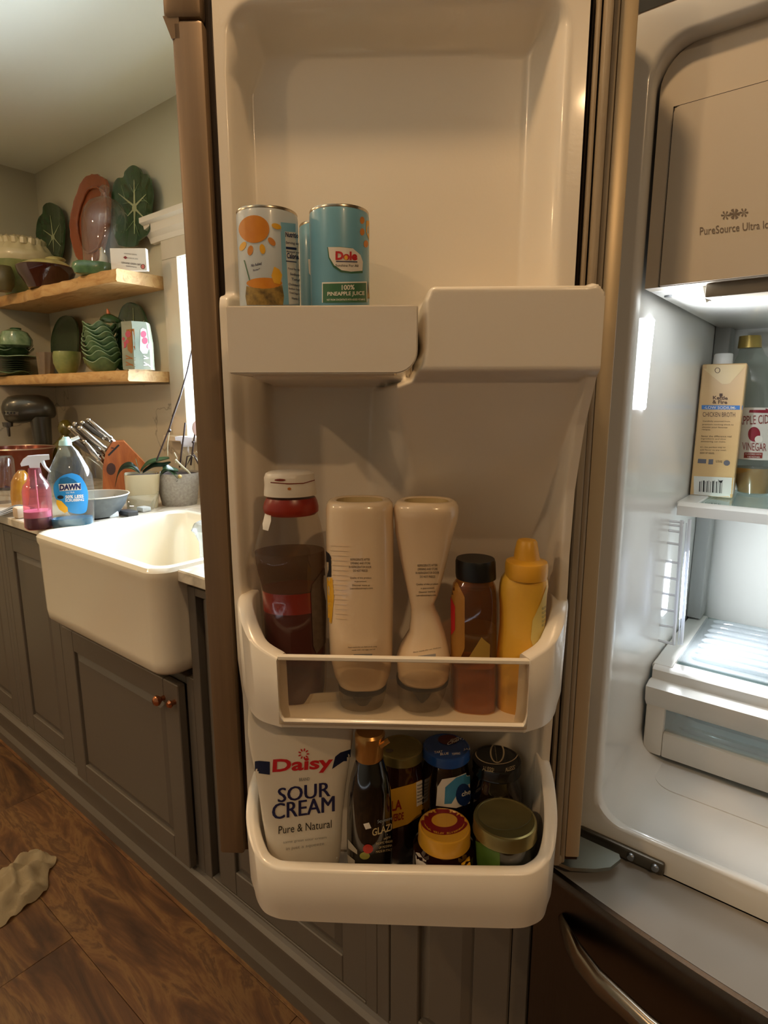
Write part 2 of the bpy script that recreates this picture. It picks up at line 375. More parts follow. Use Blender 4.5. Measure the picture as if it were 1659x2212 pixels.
# ================================================================== BASE CABINETS
CF = 0.705
def base_cabinet(x0, x1, label, fx0=None, fx1=None, z0=0.155, z1=0.80, proud=0.0, knob=None, drop=None, drawer=True):
    t = thing('base_cabinet', label, 'cabinet', ((x0 + x1) / 2, 1.0, 0))
    ox, oy = (x0 + x1) / 2, 1.0
    def L(lo, hi, b=0.0): return box((lo[0] - ox, lo[1] - oy, lo[2]), (hi[0] - ox, hi[1] - oy, hi[2]), b)
    top = drop or 0.88
    obj('carcass', L((x0, CF + 0.02, 0.10), (x1, YB - 0.02, top)), GREYP, t, False)
    st = BM()
    for a, b in (((x0, CF, 0.13), (x0 + 0.028, CF + 0.02, top)), ((x1 - 0.028, CF, 0.13), (x1, CF + 0.02, top)), ((x0 + 0.028, CF, 0.13), (x1 - 0.028, CF + 0.02, 0.152)), ((x0 + 0.028, CF, top - 0.02), (x1 - 0.028, CF + 0.02, top))):
        add_box(st, (a[0] - ox, a[1] - oy, a[2]), (b[0] - ox, b[1] - oy, b[2]), 0.0015, 1)
    obj('face_frame', st, GREYP, t, False)
    fx0 = fx0 or x0 + 0.03; fx1 = fx1 or x1 - 0.03
    yf = CF - proud
    d = BM(); rail = 0.062
    for lo, hi in (((fx0, z0), (fx0 + rail, z1)), ((fx1 - rail, z0), (fx1, z1)), ((fx0 + rail, z0), (fx1 - rail, z0 + rail)), ((fx0 + rail, z1 - rail), (fx1 - rail, z1))):
        add_box(d, (lo[0] - ox, yf - oy, lo[1]), (hi[0] - ox, yf + 0.02 - oy, hi[1]), 0.002, 1)
    dr = obj('door', d, GREYP, t, False)
    pn = BM(); a0, a1, b0, b1 = fx0 + rail - ox, fx1 - rail - ox, z0 + rail, z1 - rail
    add_box(pn, (a0, yf + 0.009 - oy, b0), (a1, yf + 0.018 - oy, b1))
    # raised field with a sloping edge
    g = 0.022; q = [(a0 + 0.004, b0 + 0.004), (a1 - 0.004, b0 + 0.004), (a1 - 0.004, b1 - 0.004), (a0 + 0.004, b1 - 0.004)]
    r_ = [(a0 + g, b0 + g), (a1 - g, b0 + g), (a1 - g, b1 - g), (a0 + g, b1 - g)]
    A = [pn.verts.new((x, yf + 0.009 - oy, z)) for x, z in q]; B = [pn.verts.new((x, yf + 0.002 - oy, z)) for x, z in r_]
    for i in range(4): pn.faces.new((A[i], A[(i + 1) % 4], B[(i + 1) % 4], B[i]))
    pn.faces.new(B)
    obj('raised_panel', pn, GREYP, dr, False)
    if knob:
        kx, kz = knob; kb = lathe([(0.006, 0), (0.0055, 0.008), (0.009, 0.012), (0.0125, 0.017), (0.0125, 0.022), (0.008, 0.027), (0.001, 0.0285)], 20)
        obj('knob', kb, M('copper_knob', '#c07a55', 0.18, metal=1.0), dr, mat4=Matrix.Translation((kx - ox, yf - oy, kz)) @ Matrix.Rotation(PI / 2, 4, 'X'))
        kb = lathe([(0.006, 0), (0.0055, 0.006), (0.008, 0.010), (0.0095, 0.014), (0.006, 0.019), (0.001, 0.020)], 20)
        obj('door_latch', kb, _M['copper_knob'], dr, mat4=Matrix.Translation((kx + 0.045 - ox, yf - oy, kz + 0.004)) @ Matrix.Rotation(PI / 2, 4, 'X'))
    return t
base_cabinet(-3.14, -2.68, 'grey cabinet in the far left corner under the counter')
base_cabinet(-2.68, -2.195, 'grey raised panel cabinet far left under the counter, second from corner', z1=0.86)
base_cabinet(-2.195, -1.775, 'grey raised panel cabinet just left of the white farmhouse sink', z1=0.86)
base_cabinet(-1.775, -1.115, 'wide grey cabinet under the farmhouse sink, door with copper knob', fx0=-1.735, fx1=-1.145, z1=0.638, proud=0.022, knob=(-1.205, 0.59), drop=0.655)
base_cabinet(-1.115, -0.575, 'grey cabinet right of the sink, partly behind the open fridge door', fx0=-1.055, fx1=-0.60, z1=0.86)
base_cabinet(-0.575, -0.285, 'narrow grey cabinet beside the fridge, below the open door', z1=0.86, z0=0.14)
# continuous moulded base along the run
mp = [(CF + 0.01, 0.0), (CF - 0.008, 0.0), (CF - 0.010, 0.034), (CF - 0.004, 0.044), (CF, 0.05), (CF, 0.112), (CF - 0.004, 0.118), (CF - 0.004, 0.124), (CF - 0.016, 0.130), (CF - 0.016, 0.137), (CF - 0.008, 0.144), (CF + 0.01, 0.148)]
struct('baseboard_back', add_prism(BM(), mp, -3.14, -0.285, 'x'), GREYP)

# ================================================================== COUNTERTOP and SINK
CT = marble('counter_marble', '#d8cdb8', '#b0a48f', 2.6, 0.25, 0.05)
SX0, SX1, SY0, SY1 = -1.738, -1.115, 0.632, 1.10
ct = BM()
add_box(ct, (XL + 0.012, CF - 0.022, 0.893), (SX0, YB - 0.012, 0.92), 0.003, 1)
add_box(ct, (SX1, CF - 0.022, 0.893), (-0.28, YB - 0.012, 0.92), 0.003, 1)
add_box(ct, (SX0, SY1, 0.893), (SX1, YB - 0.012, 0.92), 0.003, 1)
cto = obj('countertop', ct, CT, None, False); tag(cto, 'long pale veined stone countertop running behind the open fridge door', 'countertop')
SK = M('white_fireclay', '#ece2cb', 0.16, coat=0.5)
def rr_ring(x0, y0, x1, y1, r, z, n=8): return [(p[0], p[1], z) for p in rrect(x0, y0, x1, y1, r, n)]
def stack(rings, caps=(True, True)):
    bm = BM(); R = [[bm.verts.new(p) for p in r] for r in rings]; n = len(R[0])
    for a, b in zip(R, R[1:]):
        for i in range(n): bm.faces.new((a[i], a[(i + 1) % n], b[(i + 1) % n], b[i]))
    if caps[0]: bm.faces.new(R[0][::-1])
    if caps[1]: bm.faces.new(R[-1])
    return bm
sb_, st_ = 0.672, 0.926
skr = []
x0, y0, x1, y1 = SX0, SY0, SX1, SY1
for z, i, r in ((sb_, 0.03, 0.03), (sb_ + 0.004, 0.014, 0.045), (sb_ + 0.016, 0.004, 0.05), (sb_ + 0.04, 0.002, 0.05), (st_ - 0.03, 0.0, 0.05), (st_ - 0.022, -0.003, 0.05), (st_ - 0.008, -0.003, 0.05), (st_, 0.004, 0.045), (st_ + 0.001, 0.012, 0.04), (st_, 0.026, 0.035), (st_ - 0.006, 0.031, 0.05), (st_ - 0.05, 0.036, 0.06), (sb_ + 0.05, 0.045, 0.06), (sb_ + 0.03, 0.06, 0.06), (sb_ + 0.024, 0.09, 0.05)):
    skr.append(rr_ring(x0 + i, y0 + i, x1 - i, y1 - i, r, z))
sx, sy = (x0 + x1) / 2, (y0 + y1) / 2
sink = thing('farmhouse_sink', 'white farmhouse sink with a deep apron front, set in the counter', 'sink', (sx, sy, sb_))
obj('basin', stack(skr), SK, sink, mat4=Matrix.Translation((-sx, -sy, -sb_)))
obj('drain', lathe([(0.04, 0), (0.042, 0.003), (0.03, 0.004), (0.028, 0.001)], 24), M('drain_steel', '#9a958c', 0.25, metal=1), sink, mat4=Matrix.Translation((0, 0.05, 0.0245)))

# ================================================================== OPEN SHELVES
SHW = wood('shelf_wood', [(0.25, '#a87843'), (0.45, '#c79a5f'), (0.55, '#d2aa70'), (0.66, '#b78850'), (0.8, '#7c5630')], (3, 12, 12), 0.5, 1.2)
def live_shelf(x0, x1, y0, z0, z1, label, slant=-0.03):
    bm = BM(); n = 60; R = []
    for i in range(n + 1):
        x = x0 + (x1 - x0) * i / n; w = 0.004 * math.sin(x * 17) + 0.003 * math.sin(x * 41 + 1) + 0.002 * math.sin(x * 83)
        y = y0 + w + slant * (x1 - x)
        R.append([bm.verts.new(p) for p in ((x, y + 0.004, z0), (x, y, z0 + 0.006), (x, y + 0.003 * math.sin(x * 23), (z0 + z1) / 2), (x, y + 0.003, z1 - 0.005), (x, y + 0.008, z1), (x, YB - 0.001, z1), (x, YB - 0.001, z0))])
    for a, b in zip(R, R[1:]):
        for i in range(7): bm.faces.new((a[i], a[(i + 1) % 7], b[(i + 1) % 7], b[i]))
    bm.faces.new(R[0][::-1]); bm.faces.new(R[-1])
    o = obj('wooden_shelf', bm, SHW, None, True, ang=50); return tag(o, label, 'shelf')
S1, S2 = 1.745, 1.392
live_shelf(XL, -2.125, 1.135, 1.70, S1, 'upper live edge wooden shelf holding platters and a glass dome')
live_shelf(XL, -2.125, 1.15, 1.352, S2, 'lower live edge wooden shelf holding stacked green cabbage bowls', -0.075)
# ================================================================== THE REFRIGERATOR
RX0, RX1, RY = -0.27, 0.64, 0.756
RC = (0.185, 1.1, 0.0)
fridge = thing('refrigerator', 'steel french door refrigerator standing open, its left door swung wide', 'refrigerator', RC)
RM = Matrix.Translation((-RC[0], -RC[1], 0))
def rpart(name, bm, mat, parent=None, smooth=True, label=None, ang=40):
    return obj(name, bm, mat, parent or fridge, smooth, mat4=RM, label=label, ang=ang)
sh = BM()
for lo, hi in (((RX0, RY + 0.004, 0.04), (RX0 + 0.012, 1.33, 1.70)), ((RX1 - 0.012, RY + 0.004, 0.04), (RX1, 1.33, 1.70)), ((RX0, RY + 0.004, 1.69), (RX1, 1.33, 1.705)), ((RX0, RY + 0.004, 0.04), (RX1, 1.33, 0.06)), ((RX0, 1.328, 0.04), (RX1, 1.335, 1.70)), ((RX0 + 0.012, RY + 0.02, 0.655), (RX1 - 0.012, 1.32, 0.672))):
    add_box(sh, lo, hi, 0.002, 1)
rpart('cabinet_shell', sh, STEEL, smooth=False)
LINER = M('fridge_liner_plastic', '#dcdbd6', 0.25, coat=0.3)
# moulded liner: rounded rings running back from the front flange
IB = 1.325
def yring(x0, z0, x1, z1, r, y, n=8): return [(p[0], y, p[1]) for p in rrect(x0, z0, x1, z1, r, n)]
rg = [yring(RX0 + 0.002, 0.664, RX1 - 0.002, 1.702, 0.03, RY + 0.006), yring(RX0 + 0.004, 0.666, RX1 - 0.004, 1.700, 0.03, RY),
      yring(-0.226, 0.702, 0.60, 1.672, 0.036, RY), yring(-0.2225, 0.7045, 0.595, 1.668, 0.04, RY + 0.002), yring(-0.2195, 0.706, 0.592, 1.665, 0.04, RY + 0.008),
      yring(-0.2185, 0.703, 0.59, 1.664, 0.04, RY + 0.016), yring(-0.2215, 0.692, 0.592, 1.664, 0.045, RY + 0.03), yring(-0.222, 0.690, 0.592, 1.664, 0.05, RY + 0.10),
      yring(-0.222, 0.690, 0.592, 1.664, 0.05, IB - 0.05), yring(-0.212, 0.70, 0.582, 1.654, 0.05, IB - 0.01), yring(-0.19, 0.72, 0.56, 1.63, 0.05, IB)]
rpart('liner', stack(rg, (False, True)), LINER)
rpart('liner_channel', box((-0.2215, IB - 0.06, 0.85), (-0.195, IB - 0.012, 1.63), 0.004), M('liner_shadow_grey', '#a9aaa6', 0.4))  # shade in the back corner put into a darker grey of the liner
# raised pad pressed in the liner floor
rpart('floor_pad', add_prism(BM(), rrect(-0.186, 0.905, 0.55, 1.2, 0.035, 8), 0.6895, 0.6915, 'z'), LINER)
# ice maker housing
ice = rpart('ice_maker', add_prism(BM(), rrect(-0.2155, 1.412, 0.40, 1.664, 0.04, 8, (0, 1, 0, 0)), 0.776, 0.80), M('ice_maker_plastic', '#cfc4b2', 0.45))
ib = BM(); add_box(ib, (-0.2165, 0.80, 1.411), (0.40, IB - 0.012, 1.66), 0.004)
rpart('housing', ib, LINER, ice)
rpart('access_panel', add_prism(BM(), rrect(-0.1985, 1.413, 0.385, 1.603, 0.006, 3, (1, 1, 0, 0)), 0.7735, 0.777), _M['ice_maker_plastic'], ice)
gp = BM()
add_box(gp, (-0.1998, 0.7756, 1.412), (-0.1984, 0.7768, 1.6045)); add_box(gp, (-0.1998, 0.7756, 1.6030), (0.386, 0.7768, 1.6045))
rpart('seam', gp, DKGREY, ice, False)
rpart('panel_grip', box((-0.152, 0.786, 1.396), (0.34, 0.812, 1.4135), 0.003), M('grip_plastic', '#8f8474', 0.5), ice)
rpart('catch', add_prism(BM(), [(-0.158, 1.413), (-0.149, 1.413), (-0.149, 1.395), (-0.152, 1.393)], 0.80, 0.815), LINER, ice)
o = obj('screw', lathe([(0.0045, 0), (0.0045, 0.002), (0.0025, 0.0025)], 16), M('screw_metal', '#9b9ea2', 0.3, metal=1), ice); o.location = (-0.203 - RC[0], 0.835 - RC[1], 1.409)
INK = M('taupe_print', '#75675a', 0.6)
acp = [o for o in bpy.data.objects if o.name == 'access_panel'][0]
text(acp, 'PureSource Ultra Ice', (1512, 508), (1668, 492), 17, INK, 0.0)
def star(cx, cy, r, n=6, w=0.22):
    P = []
    for i in range(n):
        a = PI * i / n * 2; P.append([(cx, cy), (cx + r * math.cos(a - w), cy + r * math.sin(a - w)), (cx + r * 1.05 * math.cos(a), cy + r * 1.05 * math.sin(a)), (cx + r * math.cos(a + w), cy + r * math.sin(a + w))])
    return P
patch(acp, star(1567, 465, 9), INK, 'snowflake_mark', 0.0005); patch(acp, star(1587, 462, 11, 6, 0.34), INK, 'snowflake_mark', 0.0005); patch(acp, star(1607, 459, 9), INK, 'snowflake_mark', 0.0005)
# lit lamp lens on the left wall
def wallquad(px, x, th, inset=0.0):
    bm = BM(); a = [bm.verts.new(PX(p[0], p[1], x)) for p in px]; b = [bm.verts.new(v.co + Vector((th, 0, 0))) for v in a]; n = len(a)
    bm.faces.new(a); bm.faces.new(b[::-1])
    for i in range(n): bm.faces.new((a[i], b[i], b[(i + 1) % n], a[(i + 1) % n]))
    return bm
LED = M('lit_lamp_lens', '#f4f8ff', 0.3, emit=9.0)
rpart('interior_lamp', wallquad([(1389, 695), (1395, 689), (1403, 686), (1408, 692), (1398, 780), (1389, 880), (1386, 885), (1371, 874), (1370, 866), (1380, 780)], -0.2225, 0.004), LED, smooth=False)
lamp('fridge_led', (-0.205, 0.875, 1.33), 1.9, (0.90, 0.95, 1.0), 0.03, rot=(0, -PI / 2, 0), size_y=0.10)
lamp('fridge_led_low', (-0.200, 1.08, 0.97), 2.1, (0.90, 0.95, 1.0), 0.12, rot=(0, -PI / 2, 0), size_y=0.04)
rpart('lower_lamp', box((-0.2225, 1.05, 0.915), (-0.2195, 1.08, 1.01), 0.001), M('lower_lamp_lens', '#eef4ff', 0.3, emit=2.5), smooth=False)
# shelves
FG = GLASS('shelf_glass', '#d5e2dd', 0.86, 0.04, 1.6)
def fshelf(name, z, yf, lip, bar):
    s = BM(); x0, x1, yb = -0.2195, 0.588, IB - 0.02
    # front bar with a sloping top
    add_prism(s, [(yf, z - lip), (yf, z - 0.004), (yf + 0.006, z), (yf + bar, z + 0.001), (yf + bar, z - 0.008), (yf + 0.008, z - lip)], x0 + 0.004, x1, 'x')
    add_box(s, (x0, yf + 0.012, z - 0.012), (x0 + 0.032, yb, z + 0.0015), 0.002, 1); add_box(s, (x1 - 0.032, yf + 0.012, z - 0.012), (x1, yb, z + 0.0015), 0.002, 1)
    o = rpart(name, s, TRIMW)
    rpart('glass_pane', box((x0 + 0.03, yf + bar - 0.002, z - 0.006), (x1 - 0.03, yb, z - 0.001)), FG, o, False)
    return o
SHZ = 1.112
fshelf('shelf', SHZ, 1.062, 0.020, 0.022)
cs_ = fshelf('crisper_cover', 0.846, 0.992, 0.024, 0.034)
CLR = GLASS('clear_plastic', '#eef2f4', 0.8, 0.06, 1.8)
for i in range(8):
    y = 1.06 + 0.029 * i; x0 = -0.172
    rb = loft([(x0, y, 0.853, 0.002, 0.001), (x0 + 0.006, y, 0.853, 0.006, 0.005), (x0 + 0.02, y, 0.853, 0.008, 0.0065), (0.55, y, 0.853, 0.008, 0.0065)], 12, axis='x')
    rpart('tray_rib', rb, CLR, cs_)
rpart('ribbed_tray', box((-0.188, 1.035, 0.8475), (0.56, 1.285, 0.8495)), CLR, cs_, False)
# clear ladder bracket between the shelves
PB = 1.045
def yp(px, py): p = PY(px, py, PB); return (p.x, PB, p.z)
lad = BM()
for a, b, r in (((1433, 1121), (1413, 1352), 0.0022), ((1473, 1124), (1455, 1392), 0.0030), ((1483, 1130), (1465, 1392), 0.001), ((1490, 1122), (1472, 1392), 0.0030)): tube([yp(*a), yp(*b)], r, 6, lad)
PEARL = GLASS('clear_bracket_plastic', '#eef2f8', 0.35, 0.05, 2.5)
br = rpart('clear_bracket', lad, PEARL)
for (a, b) in (((1434, 1124), (1478, 1129)), ((1433, 1132), (1476, 1137)), ((1433, 1144), (1474, 1150)), ((1432, 1171), (1472, 1177)), ((1427, 1210), (1470, 1217)), ((1423, 1244), (1465, 1252)), ((1419, 1279), (1463, 1287)), ((1416, 1313), (1460, 1321)), ((1412, 1348), (1456, 1355)), ((1410, 1380), (1458, 1392))):
    rpart('rung', tube([yp(*a), yp(*b)], 0.0022, 6), PEARL, br)
# crisper drawer
cr_ = BM(); y = 0.972
add_box(cr_, (-0.216, y, 0.702), (-0.187, y + 0.02, 0.80), 0.003, 2); add_box(cr_, (-0.1872, y, 0.702), (0.585, y + 0.02, 0.7455), 0.003, 2); add_box(cr_, (0.2, y, 0.7457), (0.585, y + 0.02, 0.80), 0.003, 2)
cd = rpart('crisper_drawer', cr_, TRIMW)
rpart('drawer_grip', add_prism(BM(), [(y - 0.012, 0.824), (y + 0.006, 0.828), (y + 0.022, 0.826), (y + 0.022, 0.79), (y + 0.002, 0.786), (y - 0.010, 0.800)], -0.2165, 0.585, 'x'), TRIMW, cd)
rpart('drawer_window', box((-0.188, y + 0.008, 0.745), (0.2, y + 0.011, 0.79)), CLR, cd, False)
bd = BM(); add_box(bd, (-0.20, y + 0.02, 0.71), (-0.195, 1.28, 0.815)); add_box(bd, (-0.20, y + 0.02, 0.706), (0.57, 1.28, 0.710)); add_box(bd, (-0.20, 1.275, 0.71), (0.57, 1.28, 0.815))
rpart('drawer_tub', bd, M('tub_plastic', '#dde6e8', 0.3, coat=0.3, trans=0.25), cd, False)
for i in range(5): rpart('tub_rib', loft([(-0.18, 1.02 + 0.05 * i, 0.712, 0.002, 0.001), (-0.16, 1.02 + 0.05 * i, 0.712, 0.010, 0.006), (0.55, 1.02 + 0.05 * i, 0.712, 0.010, 0.006)], 10, axis='x'), CLR, cd)
# freezer drawer with a bowed steel front
def fy(x, off=0.0): return 0.614 + 0.30 * (x - 0.185) ** 2 + off
xs = [RX0 + (RX1 - RX0) * i / 40 for i in range(41)]
pl = [(x, fy(x)) for x in xs] + [(RX1, 0.7555), (RX0, 0.7555)]
fz = BM(); n = len(pl); R = []
for z, i in ((0.085, 0.0), (0.650, 0.0), (0.657, 0.001), (0.662, 0.004), (0.664, 0.009)):
    R.append([fz.verts.new((x, y + (i if k < 41 else 0), z)) for k, (x, y) in enumerate(pl)])
for a, b in zip(R, R[1:]):
    for i in range(n): fz.faces.new((a[i], a[(i + 1) % n], b[(i + 1) % n], b[i]))
fz.faces.new(R[0][::-1])
fzd = rpart('freezer_drawer', fz, STEEL, ang=30)
tp = BM(); tp.faces.new([tp.verts.new((x, y + (0.009 if k < 41 else 0), 0.6645)) for k, (x, y) in enumerate(pl)])
rpart('drawer_top', tp, M('drawer_top_grey', '#8c877f', 0.5), fzd, False)
hr = []
for x, dy, rz, ry in ((-0.232, 0.002, 0.004, 0.003), (-0.226, -0.004, 0.013, 0.005), (-0.21, -0.018, 0.018, 0.008), (-0.19, -0.030, 0.018, 0.010), (-0.16, -0.040, 0.016, 0.010), (-0.10, -0.046, 0.014, 0.010), (0.0, -0.05, 0.013, 0.010), (0.185, -0.052, 0.013, 0.010), (0.37, -0.05, 0.013, 0.010), (0.5, -0.04, 0.015, 0.010), (0.56, -0.03, 0.018, 0.010), (0.59, -0.004, 0.014, 0.005)):
    hr.append((x, fy(x) + dy, 0.606, ry, rz))
rpart('handle', loft(hr, 20, axis='x'), M('handle_steel', '#8c8172', 0.22, metal=1.0), fzd)
rpart('door_slab', add_prism(BM(), [(x, fy(x, 0.01)) for x in xs if x > 0.19] + [(RX1, 0.748), (0.20, 0.748)], 0.67, 1.715, 'z'), STEEL, label='closed right door')
rpart('toe_grille', box((RX0 + 0.01, 0.72, 0.01), (RX1 - 0.01, 0.76, 0.078)), BLACKP, smooth=False)
# lower hinge
HM = M('hinge_metal', '#8f9187', 0.4, metal=0.9)
hb = rpart('hinge', add_prism(BM(), [(-0.262, 0.735), (-0.18, 0.735), (-0.176, 0.727), (-0.182, 0.705), (-0.196, 0.690), (-0.222, 0.672), (-0.262, 0.668)], 0.678, 0.683, 'z'), HM)
rpart('hinge_bar', box((-0.24, 0.748, 0.668), (-0.127, 0.756, 0.686), 0.003), M('hinge_bar_metal', '#6d675c', 0.4, metal=0.9), hb)
for x in (-0.168, -0.1375):
    o = obj('screw', lathe([(0.0055, 0), (0.0055, 0.002), (0.004, 0.004), (0.001, 0.0042)], 14), _M['screw_metal'], hb)
    o.rotation_euler = (PI / 2, 0, 0); o.location = (x - RC[0], 0.748 - RC[1], 0.677)
# ------------------------------------------------------------------ open door (frame a,b,z turned by DTH)
GB = 0.67
HP = Vector((0.224, GB, 0.70))                 # hinge foot in door frame
hw = D(*HP)
def dm4(): return Matrix.Translation(-HP)
door_bm = box((-0.238, GB + 0.042, 0.697), (0.224, GB + 0.085, 1.72), 0.008, 3)
for lo, hi in (((-0.238, GB, 0.697), (-0.2, GB + 0.05, 1.72)), ((0.178, GB, 0.697), (0.224, GB + 0.05, 1.72)), ((-0.2, GB, 0.697), (0.178, GB + 0.05, 0.7)), ((-0.2, GB, 1.68), (0.178, GB + 0.05, 1.72))): add_box(door_bm, lo, hi, 0.002, 1)
door = obj('door', door_bm, STEEL, fridge, mat4=dm4(), label='open left door of the refrigerator')
door.location = (hw.x - RC[0], hw.y - RC[1], HP.z); door.rotation_euler = (0, 0, DTH)
def dpart(name, bm, mat, parent=None, smooth=True, label=None, ang=40):
    return obj(name, bm, mat, parent or door, smooth, mat4=dm4(), label=label, ang=ang)
dpart('side_flange', box((0.2055, GB - 0.004, 0.705), (0.2235, GB, 1.718), 0.002), STEELW)
gk = BM()
for k, (a, w, dep) in enumerate(((0.1815, 0.006, 0.008), (0.1885, 0.009, 0.014), (0.1975, 0.0075, 0.009))): add_box(gk, (a, GB - dep, 0.70), (a + w - 0.0008, GB, 1.70), 0.0025, 2)
for k, (z, w) in enumerate(((0.70, 0.012), (1.69, 0.012))): add_box(gk, (-0.2, GB - 0.012, z), (0.2, GB, z + w), 0.003, 2)
dpart('gasket', gk, GASKET)
mf = BM(); add_box(mf, (-0.2385, GB - 0.016, 0.705), (-0.2065, GB, 1.652), 0.004, 2); add_box(mf, (-0.246, GB - 0.018, 1.652), (-0.2065, GB, 1.70), 0.006, 2)
add_prism(mf, [(-0.246, 1.655), (-0.2385, 1.635), (-0.23, 1.635), (-0.23, 1.655)], GB - 0.016, GB)
dpart('mullion_flap', mf, M('mullion_plastic', '#8a7256', 0.4, metal=0.3, noise=(14, 0.9, '#6f5b45'), stretch=(8, 8, 0.25)))
# moulded inner liner as a relief
a0, a1, z0, z1 = -0.198, 0.1745, 0.700, 1.678
NA, NZ = 188, 460
A_ = np.linspace(a0, a1, NA); Z_ = np.linspace(z0, z1, NZ); AA, ZZ = np.meshgrid(A_, Z_)
def sd(x0, zz0, x1, zz1, r):   # signed inside distance of a rounded rectangle
    cx, cz = (x0 + x1) / 2, (zz0 + zz1) / 2; qx = np.abs(AA - cx) - (x1 - x0) / 2 + r; qz = np.abs(ZZ - cz) - (zz1 - zz0) / 2 + r
    return -(np.minimum(np.maximum(qx, qz), 0) + np.hypot(np.maximum(qx, 0), np.maximum(qz, 0)) - r)
def ss(t): t = np.clip(t, 0, 1); return t * t * (3 - 2 * t)
FL = 0.660
wmap = 0.016 + 0.022 * ss((AA + 0.10) / 0.22)
up = FL + 0.042 * ss(sd(-0.187, 1.30, 0.158, 1.672, 0.032) / np.maximum(wmap, 0.036 * ss((ZZ - 1.56) / 0.10)))
lw = FL + 0.044 * ss(sd(-0.184, 0.712, 0.160, 1.345, 0.03) / 0.026)
B_ = np.maximum(up, lw)
tab_z = [0.70, 0.86, 0.92, 0.955, 1.075, 1.117, 1.188, 1.218, 1.256, 1.30, 1.34, 1.367, 1.385, 1.392]
tab_b = [0.650, 0.650, 0.645, 0.622, 0.617, 0.618, 0.613, 0.604, 0.592, 0.566, 0.557, 0.556, 0.558, 0.66]
RB = np.interp(ZZ, tab_z, tab_b)
right = np.where(AA > 0.160, RB + 0.09 * ss((0.1635 - AA) / 0.006), 0.8)
crn = np.where((ZZ > 1.3735) & (AA > 0.1625), ss((0.0170 - np.hypot(AA - 0.1625, ZZ - 1.3735)) / 0.005), 1.0)
B_ = np.minimum(B_, np.maximum(right, 0.66 * (1 - crn) + right * crn))
tl_b = np.interp(ZZ, [0.70, 0.90, 0.93, 0.98, 1.1, 1.30, 1.378, 1.388, 1.392], [0.653, 0.653, 0.652, 0.64, 0.636, 0.636, 0.636, 0.64, 0.66])
left = np.where(AA < -0.184, tl_b + 0.08 * ss((AA + 0.187) / 0.004), 0.8)
B_ = np.minimum(B_, left)
# raised housing beside the top bin, sloping back underneath
ae = np.interp(ZZ, [1.20, 1.294, 1.301, 1.306, 1.314, 1.325], [-0.050, -0.042, -0.010, 0.001, 0.0065, 0.0088]); we = np.interp(ZZ, [1.20, 1.294, 1.306, 1.325], [0.06, 0.03, 0.006, 0.005])
hs = ss((AA - ae) / we)
top_edge = ss(sd(-0.03 - 0.5 * 0, 0.5, 0.1765, 1.390, 0.016) / 0.007) * ss((AA + 0.03) / 0.001)
top_edge = np.minimum(ss((1.389 - ZZ) / 0.007), crn)
tl = np.hypot(np.minimum(AA - 0.0265, 0), np.maximum(ZZ - 1.373, 0)); top_edge = np.minimum(top_edge, np.where((AA < 0.0265) & (ZZ > 1.373), ss((0.0165 - tl) / 0.006), 1.0))
under = np.interp(ZZ, [1.06, 1.12, 1.188, 1.218, 1.256, 1.302, 1.307], [0.706, 0.680, 0.640, 0.622, 0.598, 0.570, 0.556])
hb_ = under + (0.704 - under) * (1 - hs * top_edge)
B_ = np.minimum(B_, hb_)
# ledge under the cans
B_ = np.minimum(B_, np.where((ZZ < 1.325) & (ZZ > 1.30) & (AA < 0.0) & (AA > -0.16), 0.60, 0.8))
for _ in range(2):
    P_ = np.pad(B_, 1, mode='edge'); B_ = (P_[1:-1, 1:-1] * 4 + P_[:-2, 1:-1] + P_[2:, 1:-1] + P_[1:-1, :-2] + P_[1:-1, 2:]) / 8
lb = BM(); V = [[lb.verts.new((A_[i], B_[j, i], Z_[j])) for i in range(NA)] for j in range(NZ)]
for j in range(NZ - 1):
    for i in range(NA - 1): lb.faces.new((V[j][i], V[j][i + 1], V[j + 1][i + 1], V[j + 1][i]))
edge = [V[0][i] for i in range(NA)] + [V[j][NA - 1] for j in range(1, NZ)] + [V[NZ - 1][i] for i in range(NA - 2, -1, -1)] + [V[j][0] for j in range(NZ - 2, 0, -1)]
bk = [lb.verts.new((v.co.x, GB + 0.002, v.co.z)) for v in edge]
for i in range(len(edge)): j = (i + 1) % len(edge); lb.faces.new((edge[i], bk[i], bk[j], edge[j]))
dpart('door_liner', lb, WHITE, ang=75)
dpart('housing_lid', box((0.045, 0.605, 1.387), (0.160, 0.656, 1.3893), 0.0008), WHITE)
# bins
def tray(name, pts, zf, t, parent=door, inset=0.012, mat=WHITE, label=None):
    bm = BM(); P = [Vector((a, b)) for a, b, _ in pts]; n = len(P); N = []
    for i in range(n):
        d = (P[min(i + 1, n - 1)] - P[max(i - 1, 0)]).normalized(); N.append(Vector((-d.y, d.x)))   # inward normal (path runs left back -> front -> right back)
    if N[n // 2].y < 0: N = [-v for v in N]
    R = []
    for i, (a, b, zt) in enumerate(pts):
        p, q = P[i], N[i]
        tt = 0.006 if (zt < 1.01 and zf > 0.9) else t
        def pt(o, z): return bm.verts.new((p.x + q.x * o, p.y + q.y * o, z))
        hgt = zt - zf
        R.append([pt(tt + inset * 0.8, zf + 0.004), pt(tt + 0.002, zf + min(0.02, hgt * .5)), pt(tt, zt - 0.002), pt(tt - 0.002, zt), pt(0.0025, zt), pt(0, zt - 0.0025), pt(0.002, zf + min(0.022, hgt * .6)), pt(0.005, zf + min(0.008, hgt * .3)), pt(inset, zf)])
    for A, B in zip(R, R[1:]):
        for k in range(8): bm.faces.new((A[k], A[k + 1], B[k + 1], B[k]))
    bm.faces.new([r[0] for r in R]); bm.faces.new([r[8] for r in R][::-1])
    bm.faces.new(R[0]); bm.faces.new(R[-1][::-1])
    return dpart(name, bm, mat, parent, label=label, ang=50)
